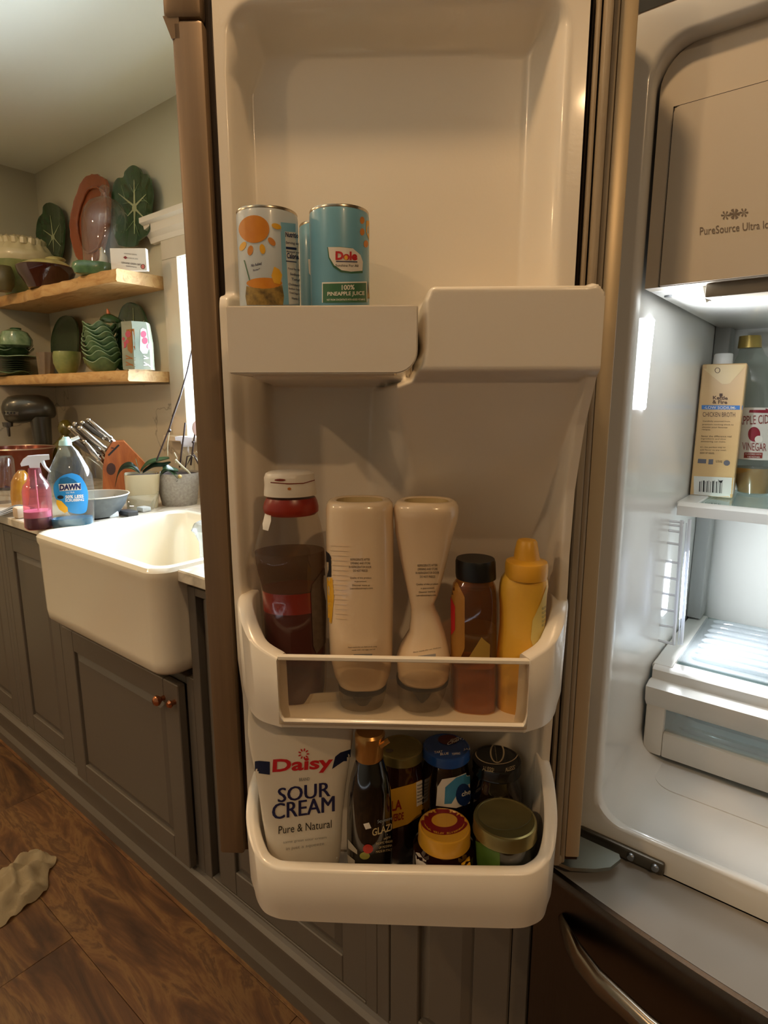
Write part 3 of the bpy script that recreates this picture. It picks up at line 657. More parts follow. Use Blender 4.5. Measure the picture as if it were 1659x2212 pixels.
def smoothpath(pts, n=6):
    out = []; m = len(pts)
    for i in range(m - 1):
        p0, p1, p2, p3 = [Vector(pts[max(0, min(m - 1, k))]) for k in (i - 1, i, i + 1, i + 2)]
        for j in range(n):
            t = j / n; out.append(tuple(0.5 * ((2 * p1) + (p2 - p0) * t + (2 * p0 - 5 * p1 + 4 * p2 - p3) * t * t + (3 * p1 - p0 - 3 * p2 + p3) * t ** 3)))
    out.append(tuple(pts[-1])); return out
# middle bin: sides and lower lip in white, clear window in front
mz = 0.945
Lp = smoothpath([(-0.192, 0.660, 1.060), (-0.190, 0.625, 1.062), (-0.180, 0.593, 1.056), (-0.160, 0.565, 1.036), (-0.131, 0.550, 1.0245)])
Rp = smoothpath([(0.1235, 0.550, 1.028), (0.150, 0.566, 1.040), (0.168, 0.593, 1.060), (0.177, 0.625, 1.068), (0.179, 0.660, 1.066)])
zl = 0.9575
low = [(-0.1305, 0.550, 1.0), (-0.1300, 0.550, 0.97), (-0.128, 0.550, 0.9615), (-0.1255, 0.550, zl)] + [(-0.1255 + 0.2455 * i / 10, 0.550, zl) for i in range(1, 10)] + [(0.1195, 0.550, zl), (0.1215, 0.550, 0.9615), (0.1228, 0.550, 0.97), (0.1232, 0.550, 1.0)]
mid = tray('door_bin', Lp + low + Rp, mz, 0.0175, inset=0.006, label='middle door bin with a clear front window')
CLW = GLASS('bin_window', '#f4efe6', 0.965, 0.05, 1.1)
dpart('bin_window', box((-0.131, 0.5525, 0.950), (0.1238, 0.5555, 1.0235), 0.0005, 1), CLW, mid, False)
dpart('window_edge', box((-0.1305, 0.5515, 1.0215), (0.1236, 0.5575, 1.0265), 0.001, 1), M('painted_lit_edge', '#ece2cf', 0.25), mid, False)  # bright lit edge of the clear pane, painted in as a pale opaque strip
# bottom bin
tz = 0.706
ob = smoothpath([(-0.187, 0.660, 0.832), (-0.189, 0.628, 0.822), (-0.183, 0.593, 0.802), (-0.166, 0.566, 0.784), (-0.145, 0.555, 0.777), (-0.12, 0.552, 0.777)], 6) + [(-0.06, 0.5515, 0.777), (0, 0.5515, 0.778), (0.06, 0.5515, 0.779)] + smoothpath([(0.115, 0.552, 0.780), (0.138, 0.555, 0.781), (0.160, 0.568, 0.790), (0.172, 0.593, 0.812), (0.176, 0.628, 0.838), (0.174, 0.660, 0.858)], 6)
bot = tray('door_bin', ob, tz, 0.0145, inset=0.006, label='deep white bottom door bin')
# top left bin: flat front, round lower right corner
tb = BM(); fo = rrect(-0.1655, 1.3045, 0.0085, 1.3645, 0.020, 6, (0, 0, 0, 1))
add_prism(tb, fo, 0.550, 0.556)
add_box(tb, (-0.1655, 0.556, 1.3045), (-0.1610, 0.698, 1.3645)); add_box(tb, (0.0045, 0.556, 1.325), (0.0085, 0.698, 1.3645)); add_box(tb, (-0.161, 0.556, 1.3045), (-0.012, 0.698, 1.3085)); add_box(tb, (-0.1610, 0.694, 1.3085), (0.0045, 0.698, 1.345))
bmesh.ops.bevel(tb, geom=list(tb.edges), offset=0.0012, segments=2, affect='EDGES')
dpart('door_bin', tb, WHITE, label='small square bin at the top left of the door')
for a in (-0.181, 0.170):
    dpart('bin_lug', lathe([(0.004, 0.938), (0.005, 0.940), (0.005, 0.958), (0.003, 0.96)], 14, cx=a, cy=0.640), WHITE, mid)
# cupboard over the refrigerator, in shadow
oc = obj('overhead_cabinet', box((-0.32, 0.80, 1.80), (0.70, YB - 0.002, CEIL - 0.002), 0.004), GREYP, None, False); tag(oc, 'grey cupboard above the refrigerator, barely seen past its top', 'cabinet')
# ================================================================== THINGS IN THE OPEN DOOR
INKK = M('black_ink', '#1b1713', 0.5); WHP = M('white_print', '#e9e2d4', 0.5); REDP = M('red_print', '#c01b22', 0.45)
def dput(name, label, cat, px, py, b, z, group=None):
    q = PDb(px, py, b); p = D(q.x, b, z); return put(name, label, cat, (p.x, p.y, z), group), (p.x, p.y, z)
def dres(rings, z0, keep=None): return rings
# ---- three juice cans in the top bin
BLUE = M('can_blue', '#7aaec0', 0.32, coat=0.2, noise=(9, 0.9, '#649fb6')); PALEC = M('can_pale_sky', '#c5ccce', 0.32, coat=0.2)
CANM = M('can_rim_metal', '#c4b8a4', 0.25, metal=1.0); ORG = M('label_orange', '#d98f1e', 0.4, noise=(60, 0.9, '#c46f12')); YEL = M('label_yellow', '#e6ab25', 0.4)
GRN = M('label_green', '#3d6d4a', 0.4); NAVY = M('navy_print', '#1a1c4a', 0.45); CREAM = M('label_cream', '#e6ddcf', 0.4)
PINE = M('pineapple_rind', '#3d2e12', 0.5, noise=(150, 0.5, '#b39040')); LBLUE = M('label_light_blue', '#86b7cb', 0.35)
def can(label, px0, px1, ptop, b, mat):
    xc = (px0 + px1) / 2; q = PDb(xc, 640, b); zf = 1.3087; p = D(q.x, b, zf); P0 = (p.x, p.y, zf)
    t = put('juice_can', label, 'can', P0, 'pineapple juice cans in the top bin'); r = 0.5 * (px1 - px0) * mpp(Vector((p.x, p.y, 1.38)))
    n = Vector((p.x, p.y)).length; rr_ = ray(xc, ptop); ztop = H + rr_.z * n / math.hypot(rr_.x, rr_.y) - zf
    c = obj('body', lathe([(r * 0.93, 0), (r, 0.004), (r, ztop - 0.005), (r * 0.985, ztop - 0.0025)], 48), mat, t)
    obj('rim', lathe([(r * 0.985, ztop - 0.0028), (r * 0.995, ztop - 0.001), (r * 0.98, ztop), (r * 0.94, ztop), (r * 0.92, ztop - 0.004), (0.001, ztop - 0.004)], 48), CANM, t)
    return t, c
c3, c3b = can('blue pineapple juice can half hidden behind the two front cans', 650, 760, 490, 0.650, BLUE)
c1, c1b = can('left juice can showing an orange sun and nutrition panel', 519, 647, 463, 0.595, PALEC)
c2, c2b = can('right juice can with white oval logo and green pineapple juice banner', 672, 798, 460, 0.592, BLUE)
# left can print
patch(c1b, [ell(549, 495, 33, 30, 28)], ORG, 'sun_picture', 0.0003)
for k, (x, y, a) in enumerate(((597, 489, -20), (587, 522, -50), (567, 538, -80), (541, 541, -100), (525, 532, -120))):
    P = [(x + 11 * math.cos(math.radians(t_)) * math.cos(math.radians(a)) - 6 * math.sin(math.radians(t_)) * math.sin(math.radians(a)), y - 11 * math.cos(math.radians(t_)) * math.sin(math.radians(a)) - 6 * math.sin(math.radians(t_)) * math.cos(math.radians(a))) for t_ in range(0, 360, 30)]
    patch(c1b, [P], ORG if k % 2 else YEL, 'sun_ray', 0.0003)
patch(c1b, [[(615, 500), (646, 503), (652, 655), (624, 658)]], CREAM, 'nutrition_panel', 0.0003)
patch(c1b, [[(606, 480), (644, 484), (646, 502), (608, 500)]], LBLUE, 'blue_band', 0.00025)
patch(c1b, [[(606, 500), (615, 500), (624, 658), (612, 658)]], LBLUE, 'blue_band', 0.00025)
for s, y, h, x0 in (('Nutrition', 512, 11, 616), ('Serving size', 528, 7, 617), ('Amount per', 546, 5, 618), ('Calories', 558, 12, 619), ('Total Fat 0g', 583, 5, 621), ('Sodium', 594, 5, 626), ('Total', 605, 5, 629), ('Cholesterol', 616, 5, 623), ('Sodium 5mg', 626, 5, 623), ('Total Sugars', 635, 5, 624), ('Vitamin C', 646, 5, 629)):
    text(c1b, s, (x0, y), (647 if h > 6 else 646, y + 3), h, NAVY, 0.01 if h < 10 else 0.03, off=0.0006)
for y in (533, 563): patch(c1b, [[(617, y), (647, y + 3), (647, y + (8 if y == 533 else 5)), (617, y + (5 if y == 533 else 2))]], NAVY, 'rule', 0.0006)
text(c1b, 'No Added', (543, 577), (565, 572), 6, NAVY, 0.02); text(c1b, 'Sugar*', (547, 587), (562, 584), 5, NAVY, 0.02)
patch(c1b, [ell(571, 612, 38, 12, 24)], ORG, 'fruit_picture', 0.0004); patch(c1b, [[(586, 596), (592, 576), (603, 582), (609, 594), (605, 614), (592, 612)]], YEL, 'pineapple_wedge', 0.0005)
patch(c1b, [[(533, 618), (550, 622), (571, 624), (592, 622), (609, 616), (613, 640), (611, 659), (534, 659), (531, 640)]], PINE, 'pineapple_picture', 0.00045)
patch(c1b, [[(527, 562), (529, 562), (541, 606), (539, 606)]], GRN, 'straw_picture', 0.0004)
# right can print
patch(c2b, [[(707, 534), (735, 533), (760, 536), (778, 550), (783, 566), (783, 590), (760, 591), (736, 588), (720, 577), (710, 558)]], GRN, 'logo_border', 0.0003)
patch(c2b, [[(709, 534), (735, 534), (762, 537), (778, 551), (783, 566), (782, 585), (758, 587), (738, 584), (722, 573), (712, 556)]], CREAM, 'logo_patch', 0.0005)
text(c2b, 'Dole', (725, 562), (771, 563), 19, REDP, 0.05, off=0.0008); patch(c2b, [[(726, 564), (771, 565), (771, 567), (726, 566)]], NAVY, 'rule', 0.0008); patch(c2b, [ell(747, 557, 4, 5, 12)], YEL, 'sun_dot', 0.001)
text(c2b, 'Sunshine For All', (725, 576), (773, 577), 5, INKK, 0.01, off=0.0008)
patch(c2b, [[(696, 610), (792, 608), (793, 653), (696, 654)]], WHP, 'banner_border', 0.0003); patch(c2b, [[(698, 613), (790, 611), (791, 653), (698, 654)]], GRN, 'banner', 0.0005)
text(c2b, '100%', (738, 627), (765, 626), 11, WHP, 0.02, off=0.0008); text(c2b, 'PINEAPPLE JUICE', (708, 642), (786, 640), 11, WHP, 0.02, off=0.0008); text(c2b, 'NOT FROM CONCENTRATE WITH ADDED VITAMINS', (707, 650), (787, 649), 4, WHP, 0.01, off=0.0008)
for x, y in ((782, 476), (782, 501), (790, 527)): patch(c2b, [ell(x, y, 5, 8, 12)], ORG, 'sun_ray', 0.0003)
patch(c2b, [[(791, 468), (797, 470), (797, 520), (790, 500)]], YEL, 'sun_picture', 0.0003); patch(c2b, [[(795, 605), (798, 605), (798, 653), (792, 653)]], PINE, 'pineapple_picture', 0.0004)
patch(c3b, [[(666, 560), (672, 560), (673, 598), (668, 590)]], CREAM, 'logo_patch', 0.0004)

# ---- middle bin
ZB = 0.950
RED_D = M('ketchup', '#4a0a06', 0.4); RED_L = M('ketchup_film', '#7a1a10', 0.3, noise=(30, 0.8, '#a23320'))
CP = GLASS('clear_bottle', '#f7f1e8', 0.985, 0.05, 1.2)
t, P0 = dput('ketchup_bottle', 'clear squeeze bottle half full of ketchup, white cap on top', 'bottle', 630, 1300, 0.617, ZB)
bt = sil(P0, [(1538, 588, 690), (1525, 580, 699), (1480, 570, 705), (1400, 571, 706), (1330, 568, 706), (1290, 567, 702), (1262, 565, 700), (1235, 557, 702), (1210, 551, 704), (1185, 549, 702), (1160, 554, 698), (1130, 562, 692), (1112, 572, 687), (1102, 574, 685), (1090, 572, 686)], 0.72)
bt[0] = (0.0,) + bt[0][1:]
k = 0.94
kb = [(z + 0.001, x, y, rx * k, ry * k) for z, x, y, rx, ry in bt if z < 0.124 + 0.0]
obj('ketchup', loft(kb, 40), RED_D, t); obj('bottle', loft(bt, 40, cap=(False, False)), CP, t)
obj('ketchup_top', loft(cut(bt, 0.104, 0.1285, 0.965), 40), M('bright_ketchup', '#9a2212', 0.3, coat=0.4, noise=(30, 0.8, '#7a150c')), t)
fm = [(z, x, y, rx * 0.975, ry * 0.975) for z, x, y, rx, ry in bt if 0.10 < z < 0.172]
nk = sil(P0, [(1110, 577, 682), (1104, 571, 688), (1094, 569, 688), (1082, 572, 685), (1074, 576, 681)], 0.8)
obj('neck_ring', loft(nk, 32), RED_L, t)
film = cut(bt, 0.127, 0.170, 0.97)
obj('ketchup_smear', loft(film, 40, cap=(False, False)), GLASS('ketchup_smear_film', '#a58a74', 0.80, 0.25, 0.3), t)
cpm = M('white_cap', '#e2d6c3', 0.35, bump=(50, 0.1))
cr2 = sil(P0, [(1068, 571, 683), (1062, 571, 684), (1048, 572, 682), (1045, 572, 681), (1030, 571, 680), (1022, 574, 678), (1018, 580, 671)], 0.85)
cap = obj('cap', loft(cr2, 36), cpm, t)
patch(cap, [[(585, 1041), (625, 1044), (655, 1043), (679, 1036), (679, 1038), (655, 1045), (625, 1046), (585, 1043)]], M('ketchup_drip', '#7c2a14', 0.4), 'cap_seam', 0.0005)
patch(cap, [ell(625, 1056, 4, 3, 12)], M('sauce_spot', '#b9702a', 0.4), 'sauce_spot', 0.0004); patch(cap, [ell(605, 1037, 12, 2.5, 12)], _M['ketchup_drip'], 'sauce_spot', 0.0004)
bo = [o for o in bpy.data.objects if o.name == 'bottle'][0]
patch(bo, [[(574, 1107), (586, 1113), (586, 1126), (580, 1147), (569, 1144), (568, 1132)]], CREAM, 'neck_label', 0.0006)
patch(bo, [[(700, 1225), (692, 1238), (674, 1262), (671, 1280), (676, 1395), (683, 1412), (702, 1388), (703, 1300)]], M('dim_label', '#4a3a2e', 0.5, noise=(160, 0.8, '#6b5a48')), 'side_label', 0.0008)

MAYO = M('mayonnaise_plastic', '#e8cca6', 0.22, coat=0.6); MAYO_T = M('mayonnaise_hollow', '#b39a66', 0.5)
MCAP = GLASS('frosted_cap', '#f2eee6', 0.95, 0.08, 1.4); DK = M('dark_nozzle', '#23262e', 0.4)
def mayo(label, cx, rows, toprow, cap_rows, b, prints, dy, tip):
    t, P0 = dput('mayonnaise_bottle', label, 'bottle', cx, 1300, b, ZB, 'mayonnaise bottles upside down')
    R = sil(P0, rows, 0.86); zt, cx_, _, rx, ry = R[-1]
    R += [(zt + 0.003, cx_, 0, rx * 0.93, ry * 0.92), (zt + 0.0045, cx_, 0, rx * 0.80, ry * 0.78), (zt + 0.003, cx_, 0, rx * 0.70, ry * 0.66)]
    bdy = obj('bottle', loft(R, 44, 2.4, cap=(True, False)), MAYO, t, ang=70)
    obj('hollow_base', loft([(zt + 0.0032, cx_, 0, rx * 0.71, ry * 0.67), (zt - 0.004, cx_, 0, rx * 0.60, ry * 0.55), (zt - 0.008, cx_, 0, rx * 0.35, ry * 0.3)], 36, 2.4, cap=(False, True)), MAYO_T, t)
    C = sil(P0, cap_rows, 0.8); C[0] = (0.0,) + C[0][1:]
    obj('cap', loft(C, 36, cap=(True, False)), MCAP, t)
    z1, x1 = C[-1][0], C[-1][1]
    obj('cap_band', loft([(z1 - 0.004, x1, 0, C[-1][3] * 1.0, C[-1][4] * 1.0), (z1 + 0.002, x1, 0, C[-1][3] * 1.03, C[-1][4] * 1.03), (z1 + 0.006, x1, 0, C[-1][3] * 1.0, C[-1][4] * 1.0)], 36, cap=(False, False)), DK, t)
    N = [(z1 - 0.001, x1, 0, C[-1][3] * 0.98, C[-1][4] * 0.98), (z1 - 0.006, x1, 0, C[-1][3] * 0.93, C[-1][4] * 0.93), (z1 - 0.010, x1, 0, 0.014, 0.012), (z1 - 0.022, x1, 0, 0.007, 0.006), (z1 - 0.028, x1, 0, 0.002, 0.002)]
    obj('nozzle', loft(N, 28), DK, t)
    for s, L, R_, h in prints: text(bdy, s, L, R_, h, M('grey_print', '#6d5f50', 0.6), 0.012, off=0.0004)
    return t, bdy
m1, m1b = mayo('upright full mayonnaise bottle, upside down, next to the ketchup', 778, [(1476, 737, 831), (1470, 731, 836), (1450, 722, 843), (1410, 713, 848), (1360, 711, 848), (1290, 708, 850), (1230, 707, 850), (1188, 705, 850), (1120, 704, 850), (1098, 704, 850), (1086, 706, 848)], None,
    [(1538, 737, 827), (1500, 733, 833), (1478, 732, 835)], 0.600,
    [('REFRIGERATE AFTER', (757, 1211), (799, 1211), 5), ('OPENING AND STORE', (757, 1219), (800, 1219), 5), ('IN REFRIGERATOR DOOR', (754, 1227), (802, 1227), 5), ('DO NOT FREEZE', (763, 1235), (794, 1235), 5),
     ('Quality of this product', (756, 1251), (802, 1251), 5), ('is guaranteed.', (766, 1258), (792, 1258), 4), ('Discover more at', (761, 1266), (799, 1266), 4), ('Learnaboutmayo.com', (756, 1274), (805, 1273), 5),
     ('Please recycle after use, thank you for caring', (752, 1400), (814, 1398), 3), ('made with real eggs and oil', (760, 1406), (810, 1404), 3)], 0, 0)
patch(m1b, [[(764, 1413), (804, 1412), (804, 1425), (764, 1425)]], M('print_box', '#8f8a84', 0.5), 'print_box', 0.0004); patch(m1b, [ell(777, 1422, 6, 4, 12), ell(793, 1421, 6, 4, 12)], INKK, 'print_mark', 0.0007)
patch(m1b, [[(705, 1190), (712, 1196), (716, 1205), (716, 1246), (707, 1246)]], M('label_black', '#1d1c20', 0.4), 'side_label', 0.0005); patch(m1b, [[(707, 1248), (719, 1248), (722, 1290), (717, 1345), (710, 1352)]], YEL, 'side_label', 0.0005)
for i in range(16):
    y = 1176 + 10.5 * i; xo = 714 + i * 0.8
    patch(m1b, [[(xo, y), (xo + 38 - i, y + 2), (xo + 38 - i, y + 4), (xo, y + 2.5)]], MAYO, 'moulded_rib', 0.0009)
m2, m2b = mayo('squashed mayonnaise bottle with a pinched waist, upside down', 920, [(1464, 864, 964, 1.0), (1456, 859, 969, 1.0), (1440, 858, 972, 1.0), (1415, 856, 973, 0.95), (1390, 866, 968, 0.85), (1360, 884, 960, 0.9), (1330, 887, 949, 1.0), (1312, 887, 940, 1.1), (1300, 885, 938, 1.15), (1280, 881, 947, 1.0), (1240, 872, 958, 0.85), (1200, 863, 968, 0.74), (1150, 854, 980, 0.74), (1115, 851, 990, 0.80), (1098, 850, 991, 0.86), (1088, 853, 989, 0.86)], None,
    [(1530, 862, 950), (1492, 858, 962), (1466, 857, 968)], 0.600,
    [('REFRIGERATE AFTER', (902, 1224), (945, 1223), 5), ('OPENING AND STORE', (902, 1232), (945, 1231), 5), ('IN REFRIGERATOR DOOR', (898, 1240), (948, 1239), 5), ('DO NOT FREEZE', (907, 1248), (940, 1248), 5),
     ('Quality of this product', (899, 1265), (946, 1264), 5), ('is guaranteed.', (909, 1273), (938, 1272), 4), ('Discover more at', (905, 1281), (940, 1279), 4), ('Learnaboutmayo.com', (899, 1289), (941, 1288), 5),
     ('Please recycle after use, thank you', (893, 1411), (952, 1400), 3)], 0, 0)
patch(m2b, [[(903, 1417), (941, 1412), (941, 1424), (903, 1425)]], _M['print_box'], 'print_box', 0.0004)
# honey coloured jar with black cap
HB = GLASS('amber_clear_glass', '#eccfa4', 0.975, 0.04, 1.3)
t, P0 = dput('sauce_bottle', 'clear bottle of amber sauce with a black screw cap', 'bottle', 1024, 1350, 0.605, ZB)
R = sil(P0, [(1543, 984, 1062), (1535, 977, 1069), (1500, 974, 1072), (1430, 974, 1072), (1350, 974, 1072), (1290, 975, 1072), (1265, 978, 1070), (1256, 984, 1066), (1250, 988, 1064)], 0.95); R[0] = (0.0,) + R[0][1:]
obj('bottle', loft(R, 40, 3.0, cap=(True, False)), HB, t)
Q = [(z + 0.0015, x, y, rx * 0.93, ry * 0.93) for z, x, y, rx, ry in R if z < 0.085] 
obj('sauce', loft(Q, 36, 3.0), M('amber_sauce', '#a9713f', 0.35, noise=(30, 0.7, '#c08a50')), t)
bo = [o for o in bpy.data.objects if o.parent == t and o.name.startswith('bottle')][0]
obj('residue', loft(cut(R, 0.09, R[-1][0] - 0.004, 0.95), 36, 3.0, cap=(False, False)), GLASS('sauce_residue', '#e0bd90', 0.95, 0.2, 0.4), t)
patch(bo, [[(976, 1263), (988, 1258), (1004, 1290), (1004, 1400), (992, 1428), (976, 1428)]], M('amber_label', '#b98333', 0.5, noise=(20, 0.8, '#8d5a20')), 'side_label', 0.0006)
patch(bo, [[(1040, 1376), (1046, 1382), (1058, 1392), (1057, 1424), (1010, 1424)]], M('label_ochre', '#a8863a', 0.5), 'back_label', 0.0006)
patch(bo, [[(975, 1288), (984, 1310), (984, 1360), (976, 1372)]], REDP, 'red_print', 0.0009)
C = sil(P0, [(1247, 985, 1071), (1240, 984, 1071), (1212, 984, 1070), (1206, 986, 1068)], 1.0); cp = obj('cap', loft(C, 40), BLACKP, t)
# mustard
MU = M('mustard_plastic', '#e9b23a', 0.35, coat=0.2, sub=0.1); MUC = M('mustard_cap', '#e0a32c', 0.4)
t, P0 = dput('mustard_bottle', 'yellow mustard squeeze bottle with pointed cap, rightmost in the bin', 'bottle', 1131, 1350, 0.600, ZB)
R = sil(P0, [(1548, 1080, 1160), (1530, 1074, 1168), (1480, 1074, 1172), (1430, 1073, 1174), (1390, 1076, 1176), (1350, 1080, 1177), (1310, 1080, 1178), (1280, 1078, 1180), (1262, 1080, 1183), (1250, 1083, 1182), (1240, 1090, 1178), (1232, 1096, 1175)], 0.75); R[0] = (0.0,) + R[0][1:]
mb = obj('bottle', loft(R, 40, 2.3), MU, t)
C = sil(P0, [(1246, 1092, 1181), (1241, 1091, 1182), (1218, 1092, 1183), (1212, 1094, 1181), (1209, 1104, 1172), (1206, 1110, 1166), (1190, 1112, 1163), (1170, 1117, 1160), (1166, 1120, 1157), (1165, 1124, 1153)], 1.0)
obj('cap', loft(C, 36), MUC, t, ang=35)
patch(mb, [[(1181, 1262), (1168, 1300), (1150, 1340), (1146, 1380), (1155, 1408), (1168, 1388), (1176, 1350)]], M('pale_yellow_label', '#dfc873', 0.4), 'side_label', 0.0006)
for i in range(5): text(mb, 'YELLOW', (1169, 1318 + i * 9), (1178, 1312 + i * 9), 5, M('blue_grey_print', '#6d7a6a', 0.5), 0.0, off=0.0009)

# ---- bottom bin
ZC = 0.711
# sour cream pouch
POU = M('pouch_film', '#ddd3c0', 0.35, coat=0.2, bump=(26, 0.35))
t, P0 = dput('sour_cream_pouch', 'white sour cream squeeze pouch with red and navy lettering, standing left', 'pouch', 648, 1720, 0.598, ZC)
R = sil(P0, [(1895, 610, 722, 0.35), (1880, 600, 728, 0.38), (1850, 590, 734, 0.40), (1815, 580, 738, 0.38), (1760, 570, 742, 0.34), (1700, 560, 748, 0.30), (1650, 550, 754, 0.24), (1610, 544, 760, 0.18), (1575, 540, 766, 0.12), (1545, 540, 768, 0.06), (1500, 540, 768, 0.015)]); R[0] = (0.0,) + R[0][1:]
pb = obj('pouch', loft(R, 56, 2.6, wob=lambda i, a: 1 + 0.02 * math.sin(a * 5 + i * 1.3)), POU, t, ang=80)
text(pb, 'Daisy', (588, 1676), (718, 1667), 36, REDP, 0.03, off=0.0007, lean=2)
text(pb, 'BRAND', (646, 1687), (669, 1685), 7, M('grey_ink', '#8f8a83', 0.5), 0.02, off=0.0007)
for dx in (0, 1.8): text(pb, 'SOUR', (600 + dx, 1733), (712 + dx, 1719), 31, NAVY, 0.0, off=0.0007); text(pb, 'CREAM', (588 + dx, 1770), (721 + dx, 1752), 34, NAVY, 0.0, off=0.0007)
text(pb, 'Pure & Natural', (602, 1801), (716, 1787), 17, INKK, 0.0, off=0.0007)
text(pb, 'same great sour cream', (612, 1823), (705, 1812), 6, _M['grey_ink'], 0.0, off=0.0007); text(pb, 'in just a squeeze', (618, 1838), (700, 1826), 8, _M['grey_ink'], 0.0, off=0.0007)
NV = M('navy_band', '#15203f', 0.35)
patch(pb, [[(543, 1645), (560, 1643), (583, 1645), (583, 1673), (560, 1670), (546, 1668)]], NV, 'navy_band', 0.0005)
patch(pb, [[(717, 1661), (724, 1634), (735, 1625), (757, 1618), (756, 1643), (742, 1644), (730, 1652)]], NV, 'navy_band', 0.0005)
for i in range(9):
    a = i * 2 * PI / 9; P = [(656 + 9 * math.cos(a) + 3.6 * math.cos(a) * math.cos(q) - 1.6 * math.sin(a) * math.sin(q), 1628 + 9 * math.sin(a) + 3.6 * math.sin(a) * math.cos(q) + 1.6 * math.cos(a) * math.sin(q)) for q in [j * PI / 4 for j in range(8)]]
    patch(pb, [P], REDP, 'daisy_petal', 0.0007)
# balsamic glaze
DKG = M('dark_glaze_glass', '#0d0a08', 0.08, coat=1.0); GCAP = M('gold_cap', '#b98a4c', 0.3, metal=0.75)
t, P0 = dput('glaze_bottle', 'dark balsamic glaze bottle with a gold cap, beside the pouch', 'bottle', 797, 1700, 0.596, ZC)
R = sil(P0, [(1893, 755, 842), (1880, 750, 847), (1830, 749, 848), (1780, 749, 848), (1735, 750, 847), (1700, 753, 844), (1670, 759, 838), (1650, 765, 832), (1636, 769, 828)], 0.9); R[0] = (0.0,) + R[0][1:]
gb = obj('bottle', loft(R, 36), DKG, t)
C = sil(P0, [(1635, 768, 826), (1630, 767, 828), (1600, 767, 830), (1583, 766, 832), (1578, 770, 828)], 1.0); obj('cap', loft(C, 30), GCAP, t)
obj('cap_lip', tube([(0.012, -0.012, C[-1][0] - 0.012), (0.022, -0.010, C[-1][0] - 0.006)], 0.003, 8), GCAP, t)
GOLD = M('gold_print', '#c9b483', 0.4)
text(gb, 'GLAZE', (804, 1806), (850, 1792), 16, GOLD, 0.02, off=0.0006); text(gb, 'Squeeze', (815, 1780), (846, 1772), 9, M('silver_print', '#9aa3a6', 0.4), 0.0, off=0.0006)
for i, (s, a, b_) in enumerate((('WITH', 828, 842), ('BALSAMIC VINEGAR', 812, 847), ('OF MODENA', 818, 846), ('MADE IN ITALY', 812, 846))): text(gb, s, (a, 1815 + i * 9), (b_, 1810 + i * 9), 5, GOLD, 0.0, off=0.0006)
patch(gb, [[(785, 1779), (797, 1776), (802, 1788), (790, 1791)]], CREAM, 'diamond_mark', 0.0006); patch(gb, [ell(795, 1833, 11, 10, 16)], M('cherry_red', '#b32a1c', 0.3), 'cherry_picture', 0.0006); patch(gb, [ell(788, 1848, 11, 8, 16)], M('olive_picture', '#8f8a3c', 0.4), 'olive_picture', 0.0005)
patch(gb, [[(752, 1812), (772, 1836), (772, 1845), (753, 1832)]], M('grey_label', '#a59a88', 0.5), 'side_label', 0.0005)
patch(gb, [[(751, 1845), (767, 1858), (767, 1868), (752, 1864)]], _M['grey_label'], 'side_label', 0.0005)
# jars
def jar(name, label, cat, lidpx, hw, lidpy, b, body, lidmat, lid_h=0.013, lab=None, neck=0.9, bulge=1.06, hfix=None):
    q = PDb(lidpx, lidpy, b); ztop = q.z; p = D(q.x, b, ZC); P0 = (p.x, p.y, ZC)
    t = put(name, label, cat, P0); r = hw * mpp(Vector((p.x, p.y, ztop))); h = ztop - ZC
    rb = r * bulge
    pr = [(rb * 0.88, 0), (rb * 0.97, 0.004), (rb, 0.012), (rb, h * 0.62), (rb * 0.98, h * 0.70), (r * neck * 1.02, h - lid_h - 0.010), (r * neck, h - lid_h - 0.004), (r * neck, h - lid_h + 0.002)]
    j = obj('jar', lathe(pr, 44), body, t)
    l = obj('lid', lathe([(r * 0.97, h - lid_h), (r, h - lid_h + 0.0012), (r * 0.985, h - lid_h + 0.003), (r * 0.985, h - 0.003), (r * 0.96, h - 0.0006), (r * 0.9, h), (r * 0.86, h - 0.0012), (0.001, h - 0.0012)], 48), lidmat, t)
    return t, j, l
DJ = M('dark_jar_glass', '#160a06', 0.06, coat=1.0); DJR = M('brown_sauce_glass', '#2a1009', 0.07, coat=1.0); DJG = M('green_dark_glass', '#10150a', 0.07, coat=1.0)
GLD = M('gold_lid', '#8f8250', 0.3, metal=0.8, noise=(40, 0.8, '#a39660'))
t, j, l = jar('salsa_jar', 'gold lidded jar with a yellow salsa label behind the glaze bottle', 'jar', 866, 49, 1612, 0.666, DJR, GLD)
patch(j, [[(842, 1706), (893, 1692), (918, 1680), (918, 1755), (880, 1780), (842, 1792)]], M('salsa_label', '#cf9a2c', 0.45), 'label', 0.0005)
text(j, 'LA', (846, 1752), (868, 1747), 22, M('brick_print', '#8c2414', 0.5), 0.03, off=0.0009); text(j, 'VERDE', (846, 1775), (872, 1769), 16, _M['brick_print'], 0.03, off=0.0009)
patch(j, [[(898, 1690), (917, 1682), (917, 1732), (899, 1742)]], CREAM, 'nutrition_panel', 0.0009)
for i in range(6): text(j, 'Nutrition Facts'[:9 + i], (900, 1699 + i * 7), (916, 1692 + i * 7), 4, INKK, 0.0, off=0.0012)
patch(l, [ell(862, 1588, 9, 3, 10)], _M['dim_label'], 'lid_print', 0.0004); patch(l, [ell(841, 1622, 9, 4, 10)], _M['dim_label'], 'lid_print', 0.0004)
BLUL = M('blue_lid', '#1c4a94', 0.25, coat=0.4)
t, j, l = jar('cherry_jar', 'dark cherry jar with a blue printed lid, back row', 'jar', 964, 52, 1611, 0.666, DJ, BLUL)
patch(l, [ell(968, 1598, 22, 11, 20)], M('cherry_print', '#5b1c1c', 0.3), 'cherry_picture', 0.0005); text(l, 'Cherry', (966, 1614), (1006, 1597), 9, WHP, 0.02, off=0.0008); text(l, 'Wonder', (972, 1604), (994, 1594), 5, WHP, 0.01, off=0.0008)
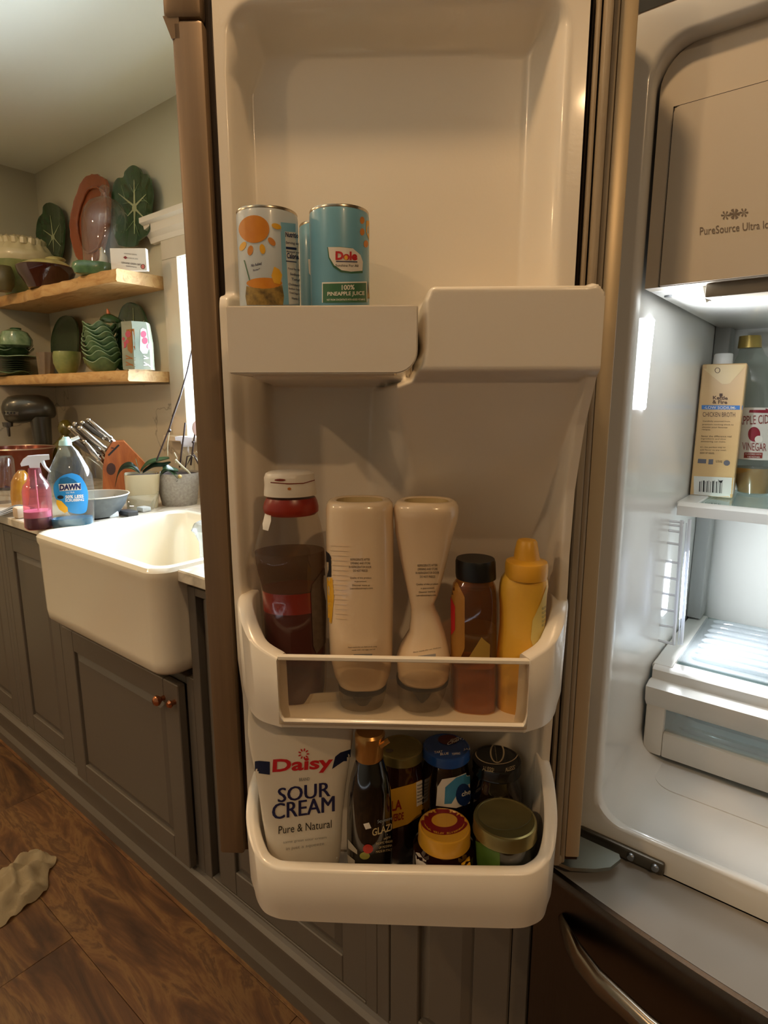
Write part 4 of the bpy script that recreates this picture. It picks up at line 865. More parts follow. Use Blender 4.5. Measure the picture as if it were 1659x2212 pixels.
for x0, y0, s in ((938, 1629, 'TART'), (951, 1633, 'BLUE'), (976, 1633, 'TOPPING'), (1001, 1623, 'JAR')): text(l, s, (x0, y0), (x0 + 18, y0 - 2), 5, WHP, 0.01, off=0.0008)
patch(j, [[(942, 1740), (945, 1700), (955, 1683), (985, 1678), (1014, 1666), (1014, 1735), (985, 1745)]], CREAM, 'label', 0.0005); patch(j, [[(962, 1700), (985, 1679), (1014, 1668), (1014, 1692), (990, 1710), (975, 1735), (960, 1736)]], M('sky_label', '#3f86ad', 0.4), 'label_blue', 0.0008); patch(j, [ell(1000, 1716, 16, 24, 18)], M('navy_label', '#18305f', 0.4), 'label_disc', 0.0011)
text(j, 'che', (996, 1720), (1014, 1714), 11, WHP, 0.02, off=0.0014)
t, j, l = jar('black_lid_jar', 'dark jar with a black lid lettered in cream, back right', 'jar', 1073, 53, 1637, 0.666, DJ, M('black_lid', '#0e0d0c', 0.25, coat=0.4), 0.016)
def ring(px, py, rx, ry, w, n=40): return [[(px + rx * math.cos(2 * PI * i / n), py + ry * math.sin(2 * PI * i / n)), (px + rx * math.cos(2 * PI * (i + 1) / n), py + ry * math.sin(2 * PI * (i + 1) / n)), (px + (rx - w) * math.cos(2 * PI * (i + 1) / n), py + (ry - w * .7) * math.sin(2 * PI * (i + 1) / n)), (px + (rx - w) * math.cos(2 * PI * i / n), py + (ry - w * .7) * math.sin(2 * PI * i / n))] for i in range(n)]
CRI = M('cream_ink', '#b3a27f', 0.4)
patch(l, ring(1073, 1627, 47, 25, 2.5), CRI, 'lid_ring', 0.0003); patch(l, ring(1074, 1626, 16, 23, 3.5), CRI, 'lid_oval', 0.0004)
text(l, 'ALESSI', (1074, 1645), (1069, 1609), -10, CRI, 0.02, off=0.0006)
text(l, 'ALESSI', (1042, 1664), (1067, 1669), 9, CRI, 0.02, off=0.0006); text(l, 'ALESSI', (1091, 1669), (1113, 1662), 9, CRI, 0.02, off=0.0006)
YL = M('yellow_lid', '#d39a2c', 0.3, coat=0.3)
t, j, l = jar('preserve_jar', 'short dark jar with a yellow and dark red lid, front row', 'jar', 960, 57, 1782, 0.601, DJR, YL, 0.020, bulge=1.2, neck=0.95)
DR_ = M('dark_red_print', '#7e1a1a', 0.35)
patch(l, ring(960, 1772, 52, 32, 24, 48), DR_, 'lid_ring', 0.0003)
for i, s in enumerate('REFRIGERATE AFTER OPENING'):
    if s == ' ': continue
    a = math.radians(15 + i * 6.6); x, y = 960 + 44 * math.cos(a), 1772 + 27 * math.sin(a); tx, ty = -math.sin(a) * 2.2, math.cos(a) * 1.6
    text(l, s, (x - tx, y - ty), (x + tx, y + ty), -4, YL, 0.03, off=0.0006)
for i, s in enumerate('PRODUCT OF SUNNY FRUIT FARMS'):
    if s == ' ': continue
    a = math.radians(190 + i * 5.6); x, y = 960 + 42 * math.cos(a), 1772 + 26 * math.sin(a); tx, ty = -math.sin(a) * 2.0, math.cos(a) * 1.5
    text(l, s, (x - tx, y - ty), (x + tx, y + ty), 3.5, YL, 0.02, off=0.0006)
text(l, 'BEST BY', (966, 1748), (964, 1790), -6, M('lid_stamp', '#8a6a2a', 0.5), 0.0, off=0.0006)
patch(j, [[(898, 1842), (906, 1844), (920, 1858), (922, 1876), (900, 1870)]], CREAM, 'label', 0.0006); patch(j, [[(996, 1864), (1015, 1850), (1016, 1874), (998, 1876)]], YEL, 'label', 0.0006)
t, j, l = jar('pickle_jar', 'wide green jar with a plain tarnished gold lid, front right', 'jar', 1091, 69, 1765, 0.602, DJG, GLD, 0.018, bulge=0.97, neck=0.93)
patch(l, ring(1091, 1757, 60, 37, 1.6, 44), M('lid_groove', '#4e4a2c', 0.5), 'lid_groove', 0.0003)
patch(j, [[(1028, 1816), (1068, 1832), (1080, 1834), (1080, 1880), (1032, 1880)]], M('green_label', '#3c5a1e', 0.45, noise=(50, 0.7, '#5a7a2a')), 'label', 0.0006)

# ================================================================== THINGS ON THE REFRIGERATOR SHELF
b0 = PZ(1490, 1069, SHZ + 0.001); b1 = PZ(1582, 1076, SHZ + 0.001); wv = (b1 - b0); cw = wv.length; ang = math.atan2(wv.y, wv.x); dp = 0.090
ctr = b0 + wv * 0.5 + Vector((-math.sin(ang), math.cos(ang), 0)) * dp / 2
ct_ = thing('broth_carton', 'peach chicken broth carton with a white cap and blue band', 'carton', (ctr.x, ctr.y, SHZ + 0.001), ang)
hh = PY(1564, 787, ctr.y - dp / 2).z - SHZ
cb = obj('carton', box((-cw / 2, -dp / 2, 0), (cw / 2, dp / 2, hh), 0.0015, 1), M('carton_peach', '#dfb27c', 0.35, coat=0.3, noise=(5, 0.9, '#e2bd84')), ct_, False)
def fold(px): return [px]
patch(cb, [[(1509, 788), (1613, 788), (1577, 828), (1570, 830), (1560, 830)]], M('carton_fold', '#e9c98e', 0.3, coat=0.4), 'folded_flap', 0.0006)
cc = lathe([(0.015, 0), (0.015, 0.004), (0.0145, 0.016), (0.013, 0.018), (0.001, 0.018)], 30); o = obj('cap', cc, M('cap_white', '#e6e4de', 0.35), ct_); o.location = (-0.004, -dp / 2 + 0.02, hh)
BR = M('brown_print', '#5b3a22', 0.5); BLB = M('blue_band', '#4a7fc4', 0.4)
patch(cb, [[(1508, 875), (1604, 876), (1603, 885), (1507, 884)]], BLB, 'blue_band', 0.0005); patch(cb, [[(1593, 985), (1607, 978), (1605, 989), (1591, 994)]], BLB, 'blue_band', 0.0005)
patch(cb, [[(1494, 1028), (1586, 1032), (1582, 1075), (1490, 1067)]], M('carton_white', '#e6e2d8', 0.4), 'white_base', 0.0005)
patch(cb, [[(1592, 995), (1604, 990), (1600, 1045), (1584, 1072)]], M('carton_ochre', '#cf9a38', 0.4), 'ochre_side', 0.0005)
text(cb, 'Kettle', (1540, 863), (1572, 864), 8, BR, 0.03); text(cb, '& Fire', (1539, 872), (1571, 873), 8, BR, 0.03); patch(cb, [[(1554, 850), (1561, 850), (1561, 856), (1557, 858), (1554, 856)]], BR, 'flame_mark', 0.0006)
text(cb, '-LOW SODIUM-', (1521, 883), (1590, 884), 6, WHP, 0.01, off=0.001); text(cb, 'CHICKEN BROTH', (1518, 900), (1588, 901), 10, BR, 0.0)
_ln = [('Carefully sourced from', 1577, 912), ('premium cooking stock to', 1585, 919), ('elevate your favorite', 1572, 925), ('recipes.', 1536, 930), ('Savor the difference real', 1582, 944), ('ingredients and slow', 1570, 950), ('simmering can make.', 1570, 956), ("It's the perfect way to", 1570, 968), ('add flavor to any meal,', 1572, 974), ('stew or sauce.', 1547, 980)]
for s, x1, y in _ln: text(cb, s, (1518 - (y - 912) * 0.09, y), (x1 - (y - 912) * 0.05, y + 0.8), 4, BR, 0.0)
for P in ([[(1508, 991), (1526, 992), (1525, 1001), (1507, 1000)]], [[(1531, 992), (1541, 992), (1540, 1003), (1530, 1003)]], [ell(1570, 1000, 7, 6, 16)]): patch(cb, P, M('badge_ink', '#6d6a70', 0.5), 'badge', 0.0006)
text(cb, 'GLUTEN FREE', (1546, 999), (1560, 1000), 5, BR, 0.0)
for i, w in enumerate((2, 1, 3, 1, 2, 1, 1, 3, 1, 2, 1, 2, 1)):
    x = 1511 + i * 4; patch(cb, [[(x, 1040 - (i % 3)), (x + w, 1040 - (i % 3)), (x + w - 1, 1062 + i * 0.3), (x - 1, 1062 + i * 0.3)]], INKK, 'barcode_bar', 0.0008)
patch(cb, [[(1551, 1035), (1555, 1039), (1562, 1037), (1559, 1043), (1554, 1042)]], INKK, 'hen_mark', 0.0008); patch(cb, ring(1550, 800, 6, 6, 1.5, 20), BR, 'recycle_mark', 0.0012)
# vinegar
t, P0 = (lambda P: (put('vinegar_bottle', 'apple cider vinegar bottle with a gold cap, behind the broth carton', 'bottle', P), P))(tuple(PY(1628, 1000, 1.268)[:2]) + (SHZ + 0.001,))
R = sil(P0, [(1052, 1598, 1658), (1042, 1592, 1666), (990, 1588, 1672), (880, 1584, 1674), (830, 1582, 1672), (800, 1583, 1668), (785, 1589, 1660), (765, 1598, 1648), (753, 1601, 1644)]); R[0] = (0.0,) + R[0][1:]
vb = obj('bottle', loft(R, 40), GLASS('vinegar_glass', '#eef2ee', 0.94, 0.03, 1.5), t)
Q = [(z + 0.0015, x, y, rx * .96, ry * .96) for z, x, y, rx, ry in R if z < 0.045] + [(0.047, 0, 0, R[2][3] * .95, R[2][3] * .95)]
obj('vinegar', loft(sorted(Q), 36), M('cider_vinegar', '#a8793a', 0.2, coat=0.5), t)
C = sil(P0, [(752, 1597, 1642), (748, 1597, 1642), (735, 1599, 1642), (726, 1600, 1641)]); obj('cap', loft(C, 32), M('gold_screw_cap', '#b49a56', 0.3, metal=0.8), t)
vp = obj('label', loft([(z, x, y, rx * 1.01, ry * 1.01) for z, x, y, rx, ry in R if z > 0.045 and z < 0.19], 40, cap=(False, False)), M('vinegar_label', '#ddd5c8', 0.45), t)
patch(vp, [[(1620, 854), (1680, 856), (1680, 875), (1618, 870)]], M('label_dark_green', '#23411f', 0.4), 'green_band', 0.0006); patch(vp, [[(1624, 870), (1680, 874), (1680, 893), (1618, 891)]], M('label_crimson', '#8f2130', 0.4), 'red_band', 0.0008)
text(vp, 'APPLE CIDER', (1596, 918), (1676, 914), 19, M('brick_red', '#8a3328', 0.5), 0.0, off=0.0008); text(vp, 'VINEGAR', (1604, 972), (1655, 975), 17, _M['brick_red'], 0.0, off=0.0008)
patch(vp, [ell(1629, 938, 13, 16, 20)], _M['label_crimson'], 'apple_picture', 0.0008); patch(vp, [ell(1639, 949, 9, 8, 14)], WHP, 'apple_flesh', 0.001)
patch(vp, [[(1608, 977), (1647, 978), (1646, 990), (1607, 989)]], _M['brick_red'], 'red_tag', 0.0008); text(vp, 'FLAVORED WITH', (1611, 982), (1644, 983), 3, WHP, 0.0, off=0.0012); text(vp, 'THE MOTHER', (1614, 988), (1641, 989), 3, WHP, 0.0, off=0.0012)
# ================================================================== THINGS ON THE OPEN SHELVES
CAB = M('cabbage_green_glaze', '#2f5234', 0.22, coat=0.5, noise=(34, 0.7, '#6b8a5c'), bump=(60, 0.5))
CABD = M('dark_green_glaze', '#1e3a22', 0.2, coat=0.5, noise=(26, 0.7, '#3c5c38'), bump=(50, 0.4)); VEIN = M('pale_leaf_vein', '#a9ad84', 0.35)
TER = M('terracotta_glaze', '#8c4a2b', 0.22, coat=0.5, noise=(12, 0.8, '#a55c37')); CRM = M('cream_glaze', '#d3c492', 0.3, coat=0.4, noise=(14, 0.7, '#e0d6ae'))
LIME = M('yellow_green_glaze', '#66763a', 0.3, coat=0.4, noise=(30, 0.6, '#94985a')); CGL = GLASS('clear_glass', '#f8faf8', 0.982, 0.02, 3.0)
def sput(name, label, cat, px, Y, z, group=None):
    p = PY(px, 600, Y); return put(name, label, cat, (p.x, Y, z), group), (p.x, Y, z)
def plaque(name, label, cat, outline, c, Y, mat, z0, dish=0.022, veins=(), inner=0.62, group=None, mid=None, ring=False):
    """leaning platter: a dished plate traced at its own distance against the wall"""
    W_ = [PY(x, y, Y) for x, y in outline]; C = PY(c[0], c[1], Y); n = len(W_)
    zlo = min(w.z for w in W_); t = thing(name, label, cat, (C.x, Y, z0)); O = Vector((C.x, Y, z0)); lean = 0.14
    sh_ = Vector((0, 0, z0 + 0.001 - zlo)) if zlo < z0 else Vector((0, 0, 0))
    def at(k, dy):
        r = []
        for w in W_:
            v = C + (w - C) * k; v = v - O; v.z = max(v.z, 0.001 + 0.002 * k); v.y += dy + lean * (v.z - 0.25) * 0.5; r.append(v)
        return r
    bm = BM(); L = [[bm.verts.new(v) for v in at(k, dy)] for k, dy in ((0.02, dish * 0.7), (inner * 0.6, dish * 0.75), (inner * 0.92, dish * 0.6), (inner, dish * 0.45), (inner * 1.1, dish * 0.2), (0.97, 0.0), (1.0, -0.003), (1.0, 0.004), (inner, dish * 0.6), (0.02, dish + 0.004))]
    for a, b in zip(L, L[1:]):
        for i in range(n): bm.faces.new((a[i], a[(i + 1) % n], b[(i + 1) % n], b[i]))
    bm.faces.new(L[0]); bm.faces.new(L[-1])
    pl_ = obj('plate', bm, mat, t, ang=60)
    if ring:
        q = at(inner, dish * 0.2); obj('inner_rim', tube(q + [q[0]], 0.005, 8), mat, t)
    for v in veins: patch(pl_, [v], mid or VEIN, 'leaf_vein', 0.0012, 8)
    return t, pl_
def streak(x0, y0, x1, y1, w0=2.4, w1=0.6):
    d = Vector((x1 - x0, y1 - y0)).normalized(); n = (-d.y, d.x)
    return [(x0 + n[0] * w0, y0 + n[1] * w0), (x1 + n[0] * w1, y1 + n[1] * w1), (x1 - n[0] * w1, y1 - n[1] * w1), (x0 - n[0] * w0, y0 - n[1] * w0)]
def dense(P, k=3, wob=0.0, seed=1):
    rnd = random.Random(seed); o = []
    q = smoothpath([(x, y, 0) for x, y in P] + [(P[0][0], P[0][1], 0)], k)[:-1]
    return [(x + rnd.uniform(-wob, wob), y + rnd.uniform(-wob, wob)) for x, y, _ in q]
# big leaf platter
o1 = dense([(285, 355), (297, 362), (303, 374), (315, 376), (325, 396), (330, 425), (328, 455), (328, 485), (320, 508), (306, 520), (300, 532), (285, 535), (262, 530), (250, 505), (243, 470), (240, 430), (241, 400), (250, 384), (262, 382), (266, 368), (274, 359)], 3, 0.6)
t, big = plaque('leaf_platter', 'large green leaf platter with pale veins leaning on the wall by the window', 'platter', o1, (291, 450), 1.300, CABD, S1, 0.02,
    [streak(291, 446, 290, 388), streak(291, 446, 256, 418), streak(291, 446, 316, 420), streak(291, 452, 291, 506), streak(291, 450, 317, 476), streak(291, 450, 276, 467)] )
patch(big, [ell(291, 450, 5, 8, 14)], VEIN, 'leaf_centre', 0.0015)
for a, b_ in (((279, 438), (265, 440)), ((303, 434), (318, 434)), ((291, 415), (300, 395)), ((291, 420), (280, 398)), ((291, 480), (301, 510)), ((291, 475), (272, 500)), ((270, 428), (262, 400)), ((309, 428), (322, 440))): patch(big, [streak(*a, *b_, 0.9, 0.3)], M('dim_leaf_vein', '#6d8058', 0.35), 'fine_vein', 0.001)
o2 = dense([(102, 436), (114, 440), (126, 450), (136, 475), (139, 510), (138, 545), (132, 565), (118, 568), (100, 558), (84, 535), (77, 505), (78, 478), (83, 466), (88, 460), (88, 446), (95, 438)], 3, 0.5)
t, lf = plaque('leaf_plate', 'smaller green leaf plate leaning in the corner, left of the terracotta platter', 'platter', o2, (115, 515), 1.300, CABD, S1, 0.015,
    [streak(115, 512, 109, 465, 1.6, .4), streak(115, 512, 94, 497, 1.6, .4), streak(115, 512, 128, 486, 1.4, .4), streak(115, 512, 132, 532, 1.4, .4), streak(115, 512, 117, 545, 1.4, .4), streak(115, 512, 106, 530, 1.4, .4)])
patch(lf, [ell(115, 513, 4, 5, 12)], VEIN, 'leaf_centre', 0.0015)
# terracotta oval
o3 = dense([(193, 374), (212, 378), (226, 392), (234, 420), (237, 455), (236, 500), (228, 540), (212, 566), (190, 572), (172, 560), (160, 535), (152, 500), (152, 460), (158, 425), (168, 398), (180, 380)], 3, 1.6, 3)
plaque('terracotta_platter', 'tall oval terracotta platter with a scalloped rim behind the glass dome', 'platter', o3, (196, 472), 1.285, TER, S1, 0.026, inner=0.72, ring=True)
# glass dome on stacked glass discs
t, P0 = sput('glass_cloche', 'clear glass bell dome with a knob over a small white bird', 'glass dome', 226, 1.215, S1)
R = sil(P0, [(577, 184, 268), (560, 184, 268), (530, 182, 270), (500, 181, 273), (475, 181, 274), (455, 185, 270), (440, 194, 261), (430, 208, 246), (426, 218, 236), (418, 219, 234), (413, 216, 236), (407, 215, 237), (401, 220, 232)]); R[0] = (0.0,) + R[0][1:]
obj('dome', loft(R, 44, cap=(False, True)), CGL, t)
for i, (a, w) in enumerate(((0.002, 0.046), (0.012, 0.044), (0.022, 0.042), (0.032, 0.040), (0.042, 0.038))): obj('glass_disc', lathe([(w - 0.003, a), (w, a + 0.002), (w, a + 0.006), (w - 0.003, a + 0.008)], 32), CGL, t)
bd_ = loft([(0.051, 0, 0, 0.012, 0.012), (0.062, -0.002, 0, 0.017, 0.015), (0.085, 0, 0, 0.013, 0.012), (0.100, -0.004, 0, 0.008, 0.009), (0.112, -0.004, 0, 0.006, 0.006), (0.118, -0.003, 0, 0.001, 0.001)], 20)
bird, Pb = t, P0
fb = put('bird_figurine', 'small white bird figurine inside the glass dome', 'figurine', (P0[0], P0[1], S1 + 0.0505)); obj('bird_body', bd_, M('white_porcelain', '#e3ddd2', 0.3, coat=0.4), fb, mat4=Matrix.Translation((0.002, 0, -0.0505)))
obj('beak', tube([(-0.004, -0.004, 0.058), (-0.014, -0.008, 0.056)], 0.0025, 8, taper=[1, .2]), YEL, fb)
# pie tureen
t, P0 = sput('pie_tureen', 'cream fluted lidded tureen on a yellow green cabbage base, far left', 'tureen', 50, 1.18, S1)
R = sil(P0, [(645, 20, 80), (625, 12, 86), (600, 4, 96), (580, -8, 104), (568, -10, 106)], 0.7); R[0] = (0.0,) + R[0][1:]
obj('base', loft(R, 40, cap=(True, False), wob=lambda i, a: 1 + 0.03 * math.sin(9 * a)), LIME, t)
R = sil(P0, [(569, -8, 104), (562, -12, 110), (553, -12, 111), (546, -10, 108)], 0.7); obj('rim', loft(R, 48), CRM, t)
R = sil(P0, [(547, -9, 107), (535, -3, 98), (524, 6, 86), (514, 18, 72), (510, 28, 60)], 0.7); obj('lid', loft(R, 72, cap=(False, True), wob=lambda i, a: 1 + (0, 0.05, 0.10, 0.14, 0)[i] * math.sin(14 * a)), CRM, t, ang=25)
_l = R[2]
for i in range(16):
    a = 2 * PI * i / 16 + 0.1; c, s_ = math.cos(a), math.sin(a)
    obj('crust_point', tube([(_l[1] + _l[3] * 0.95 * c, _l[4] * 0.95 * s_, _l[0] - 0.012), (_l[1] + _l[3] * 1.02 * c, _l[4] * 1.02 * s_, _l[0] + 0.010), (_l[1] + _l[3] * 0.98 * c, _l[4] * 0.98 * s_, _l[0] + 0.020)], 0.019, 8, taper=[1, .8, .1]), CRM, t)
t, P0 = sput('brown_mug', 'round dark brown mug in front of the cream tureen', 'mug', 4, 1.07, S1)
R = sil(P0, [(632, -10, 22), (615, -14, 28), (598, -15, 29), (582, -10, 25), (575, -6, 22)]); R[0] = (0.0,) + R[0][1:]
obj('cup', loft(R, 32), M('olive_brown_glaze', '#4a4328', 0.35, noise=(18, 0.8, '#6b6238')), t)
# brown bowl
t, P0 = sput('brown_bowl', 'dark brown glazed bowl with a cream lid at the shelf edge', 'bowl', 100, 1.17, S1)
R = sil(P0, [(618, 66, 136), (608, 56, 146), (595, 47, 154), (584, 43, 158), (580, 42, 158), (578, 44, 156)]); R[0] = (0.0,) + R[0][1:]
obj('bowl', loft(R, 40), M('brown_glaze', '#3a140c', 0.12, coat=0.8), t)
R = sil(P0, [(579, 52, 152), (573, 56, 148), (567, 68, 138), (564, 80, 132), (563, 100, 138), (560, 100, 140), (557, 104, 136)]); obj('lid', loft(R, 40, wob=lambda i, a: 1 + (0.05 if i < 3 else 0) * math.sin(8 * a)), M('yellow_cream_glaze', '#b5ae5e', 0.3, coat=0.4, noise=(22, 0.7, '#cfc592')), t)
# green dish at the front edge
t, P0 = sput('leaf_dish', 'low green leaf shaped dish under the glass dome at the shelf edge', 'dish', 198, 1.15, S1)
R = sil(P0, [(602, 176, 222), (592, 164, 232), (580, 158, 238), (570, 160, 240), (566, 168, 238)], 0.4); R[0] = (0.0,) + R[0][1:]
obj('dish', loft(R, 40, wob=lambda i, a: 1 + 0.04 * math.sin(5 * a + 1)), CAB, t)
# card
w0, w1 = PZ(240, 577, S1), PZ(318, 585, S1); w0 = PY(240, 577, 1.155); w1 = PY(318, 584, 1.235); dv = Vector((w1.x - w0.x, w1.y - w0.y, 0)); L_ = dv.length; hz = PY(237, 536, 1.155).z - S1
t = thing('gift_box', 'small white printed cardboard box standing on the right end of the upper shelf', 'box', (w0.x + dv.x / 2, w0.y + dv.y / 2, S1), math.atan2(dv.y, dv.x))
gbx = obj('carton', box((-L_ / 2, 0, 0), (L_ / 2, 0.02, hz), 0.001, 1), M('card_white', '#ddd6c8', 0.6), t, False)
GR2 = M('grey_card_print', '#6b6560', 0.6)
text(gbx, 'HANDMADE CERAMIC', (268, 549), (296, 552), 3, GR2); text(gbx, 'PORCELAIN', (276, 559), (298, 561), 3, GR2); text(gbx, 'GENUINE GREEN GIFT', (262, 569), (305, 574), 4, GR2, 0.02); text(gbx, 'tableware', (272, 576), (295, 579), 4, GR2)
patch(gbx, [[(266, 556), (271, 553), (276, 557), (271, 560)]], DR_, 'red_mark', 0.0006); patch(gbx, [ell(309, 576, 4.5, 5, 16)], M('pink_seal', '#c46a62', 0.5), 'seal', 0.0006); patch(gbx, ring(309, 576, 5, 5.5, 1.2, 20), INKK, 'seal_ring', 0.0008)
# ---------------- lower shelf
def wavy(n, amp, ph=0): return lambda i, a: 1 + (amp if i >= 2 else 0) * math.sin(n * a + ph)
def bowl(label, px, Y, z, r, h, group, mat=None, ph=0.0, name='cabbage_bowl'):
    p = PY(px, 760, Y); t = put(name, label, 'bowl', (p.x, Y, z), group)
    pr = [(r * 0.42, 0), (r * 0.66, h * 0.22), (r * 0.88, h * 0.62), (r, h), (r * 0.985, h + 0.0015), (r * 0.86, h * 0.66), (r * 0.60, h * 0.28), (0.002, h * 0.2)]
    bm = BM(); R = []
    for ri, (q, zz) in enumerate(pr):
        L = []
        for i in range(44):
            a = 2 * PI * i / 44; k = 1 + (0.07 if ri in (3, 4) else 0.03) * math.sin(5 * a + ph); dz = (0.010 if ri in (3, 4) else 0.004 if ri in (2, 5) else 0) * math.sin(5 * a + ph + 0.8) * min(1, h / 0.03)
            L.append(bm.verts.new((q * k * math.cos(a), q * k * math.sin(a), zz + dz)))
        R.append(L)
    for a, b in zip(R, R[1:]):
        for i in range(44): bm.faces.new((a[i], a[(i + 1) % 44], b[(i + 1) % 44], b[i]))
    bm.faces.new(R[0][::-1]); bm.faces.new(R[-1])
    bw_ = obj('bowl', bm, mat or CAB, t, ang=50)
    rimb = tube([(r * (1 + 0.07 * math.sin(5 * 2 * PI * i / 44 + ph)) * math.cos(2 * PI * i / 44), r * (1 + 0.07 * math.sin(5 * 2 * PI * i / 44 + ph)) * math.sin(2 * PI * i / 44), h + 0.001 + 0.010 * min(1, h / 0.03) * math.sin(5 * 2 * PI * i / 44 + ph + 0.8)) for i in range(45)], 0.0022, 6)
    obj('pale_rim', rimb, M('pale_green_rim', '#7f9a72', 0.3, coat=0.4), t)
    return t
names = ['lowest of the tall stack of green cabbage bowls', 'second from the bottom in the tall stack of cabbage bowls', 'third from the bottom in the tall stack of cabbage bowls', 'fourth from the bottom in the tall stack of cabbage bowls', 'fourth from the top in the tall stack of cabbage bowls', 'third from the top in the tall stack of cabbage bowls', 'second from the top in the tall stack of cabbage bowls', 'topmost bowl of the tall stack of green cabbage bowls']
zz = S2 + 0.0015
for i, nm in enumerate(names):
    bowl(nm, 219, 1.235, zz, 0.070 - 0.0012 * i, 0.048 if i < 2 else 0.040, 'tall stack of cabbage bowls', ph=i * 0.9 + 2)
    zz += 0.026 if i < 2 else 0.0195
TOPZ = zz + 0.0205
t, P0 = sput('bird_tureen_lid', 'small dark green bird shaped piece with an orange beak on the tall bowl stack', 'figurine', 232, 1.235, TOPZ + 0.004)
obj('bird_body', loft([(0, 0, 0, 0.03, 0.025), (0.008, 0, 0, 0.042, 0.03), (0.018, -0.003, 0, 0.034, 0.026), (0.028, -0.006, 0, 0.018, 0.016), (0.034, -0.006, 0, 0.004, 0.004)], 28), CABD, t)
obj('beak', tube([(-0.006, 0, 0.024), (-0.008, 0, 0.040), (-0.010, 0, 0.052)], 0.008, 10, taper=[1, .8, .2]), M('orange_beak', '#c4683a', 0.3, coat=0.4), t)
# plates
for i, nm in enumerate(['lowest green plate of the stack at the far left', 'second green plate from the bottom at far left', 'third green plate from the bottom at far left', 'fourth green plate from the bottom at far left', 'fifth green plate from the bottom at far left', 'sixth green plate from the bottom at far left']):
    bowl(nm, 20, 1.17, S2 + 0.0175 + i * 0.0096, 0.098, 0.0080, 'stack of green plates', mat=CABD, ph=1.0, name='cabbage_plate')
bowl('deep green bowl underneath the stack of plates at far left', 20, 1.12, S2 + 0.001, 0.085, 0.0155, None, mat=CABD, name='green_bowl')
bowl('flat dark plate topping the green plate stack, wider than the rest', 32, 1.12, S2 + 0.0760, 0.120, 0.006, None, mat=M('black_green_glaze', '#131c12', 0.2, coat=0.5), ph=1.0, name='dark_plate')
bowl('lower of two wide cabbage bowls on top of the plates', 22, 1.12, S2 + 0.0835, 0.092, 0.036, 'pair of wide cabbage bowls', ph=0.4)
bowl('upper of two wide cabbage bowls on top of the plates', 22, 1.12, S2 + 0.098, 0.090, 0.036, 'pair of wide cabbage bowls', ph=0.4)
t, P0 = sput('cabbage_tureen', 'round pale green cabbage lid sitting in the wide bowls at far left', 'tureen', 18, 1.12, S2 + 0.122)
obj('lid', loft([(0, 0, 0, 0.04, 0.04), (0.012, 0, 0, 0.066, 0.06), (0.04, 0, 0, 0.068, 0.06), (0.07, 0, 0, 0.052, 0.05), (0.082, 0, 0, 0.024, 0.024)], 36, wob=lambda i, a: 1 + 0.03 * math.sin(7 * a)), M('pale_cabbage_glaze', '#54774f', 0.25, coat=0.5, noise=(40, 0.6, '#93ab84'), bump=(60, 0.6)), t)
obj('lid_opening', lathe([(0.02, 0.080), (0.024, 0.086), (0.020, 0.0885), (0.012, 0.083)], 24, cx=0.006), CABD, t)
t, P0 = sput('brown_mug', 'small brown fluted mug beside the stack of green plates', 'mug', 99, 1.20, S2)
R = sil(P0, [(808, 86, 114), (790, 84, 116), (762, 81, 119)]); R[0] = (0.0,) + R[0][1:]
obj('cup', loft(R, 40, cap=(True, False), wob=lambda i, a: 1 + 0.05 * math.sin(10 * a)), M('fluted_brown_glaze', '#6d5c4a', 0.35, noise=(20, 0.8, '#8b7a63')), t); obj('hollow', loft([(R[-1][0], R[-1][1], 0, R[-1][3] * .93, R[-1][4] * .93), (R[0][0] + 0.006, R[0][1], 0, R[0][3] * .85, R[0][4] * .85)], 40, cap=(False, True)), _M['fluted_brown_glaze'], t)
o4 = dense([(143, 681), (158, 686), (168, 702), (172, 730), (172, 760), (166, 785), (143, 792), (122, 785), (115, 755), (114, 728), (120, 702), (130, 686)], 3)
plaque('oval_dish', 'plain dark green oval dish standing upright behind the pale green pot', 'dish', o4, (143, 735), 1.30, M('speckled_dark_green', '#1b2e19', 0.3, coat=0.3, noise=(90, 0.8, '#324a2a')), S2, 0.012, inner=0.85)
t, P0 = sput('green_pot', 'small round pale green pot in the middle of the lower shelf', 'pot', 144, 1.215, S2)
R = sil(P0, [(804, 130, 160), (799, 124, 166), (785, 118, 170), (770, 117, 172), (760, 118, 171)]); R[0] = (0.0,) + R[0][1:]
obj('pot', loft(R, 36, cap=(True, False)), LIME, t); obj('hollow', loft([(R[-1][0], R[-1][1], 0, R[-1][3] * .93, R[-1][4] * .93), (0.01, R[0][1], 0, R[0][3] * .85, R[0][4] * .85)], 36, cap=(False, True)), LIME, t)
o5 = dense([(282, 653), (298, 658), (312, 676), (322, 705), (328, 740), (330, 780), (322, 800), (290, 800), (262, 795), (256, 750), (256, 700), (262, 668), (272, 656)], 3)
plaque('round_leaf_plate', 'glossy dark green plate leaning behind the flowered vase', 'platter', o5, (292, 730), 1.31, CABD, S2, 0.014, [streak(290, 725, 288, 665, 1.2, .4), streak(290, 725, 268, 690, 1.2, .4), streak(290, 725, 312, 692, 1.2, .4)], inner=0.8)
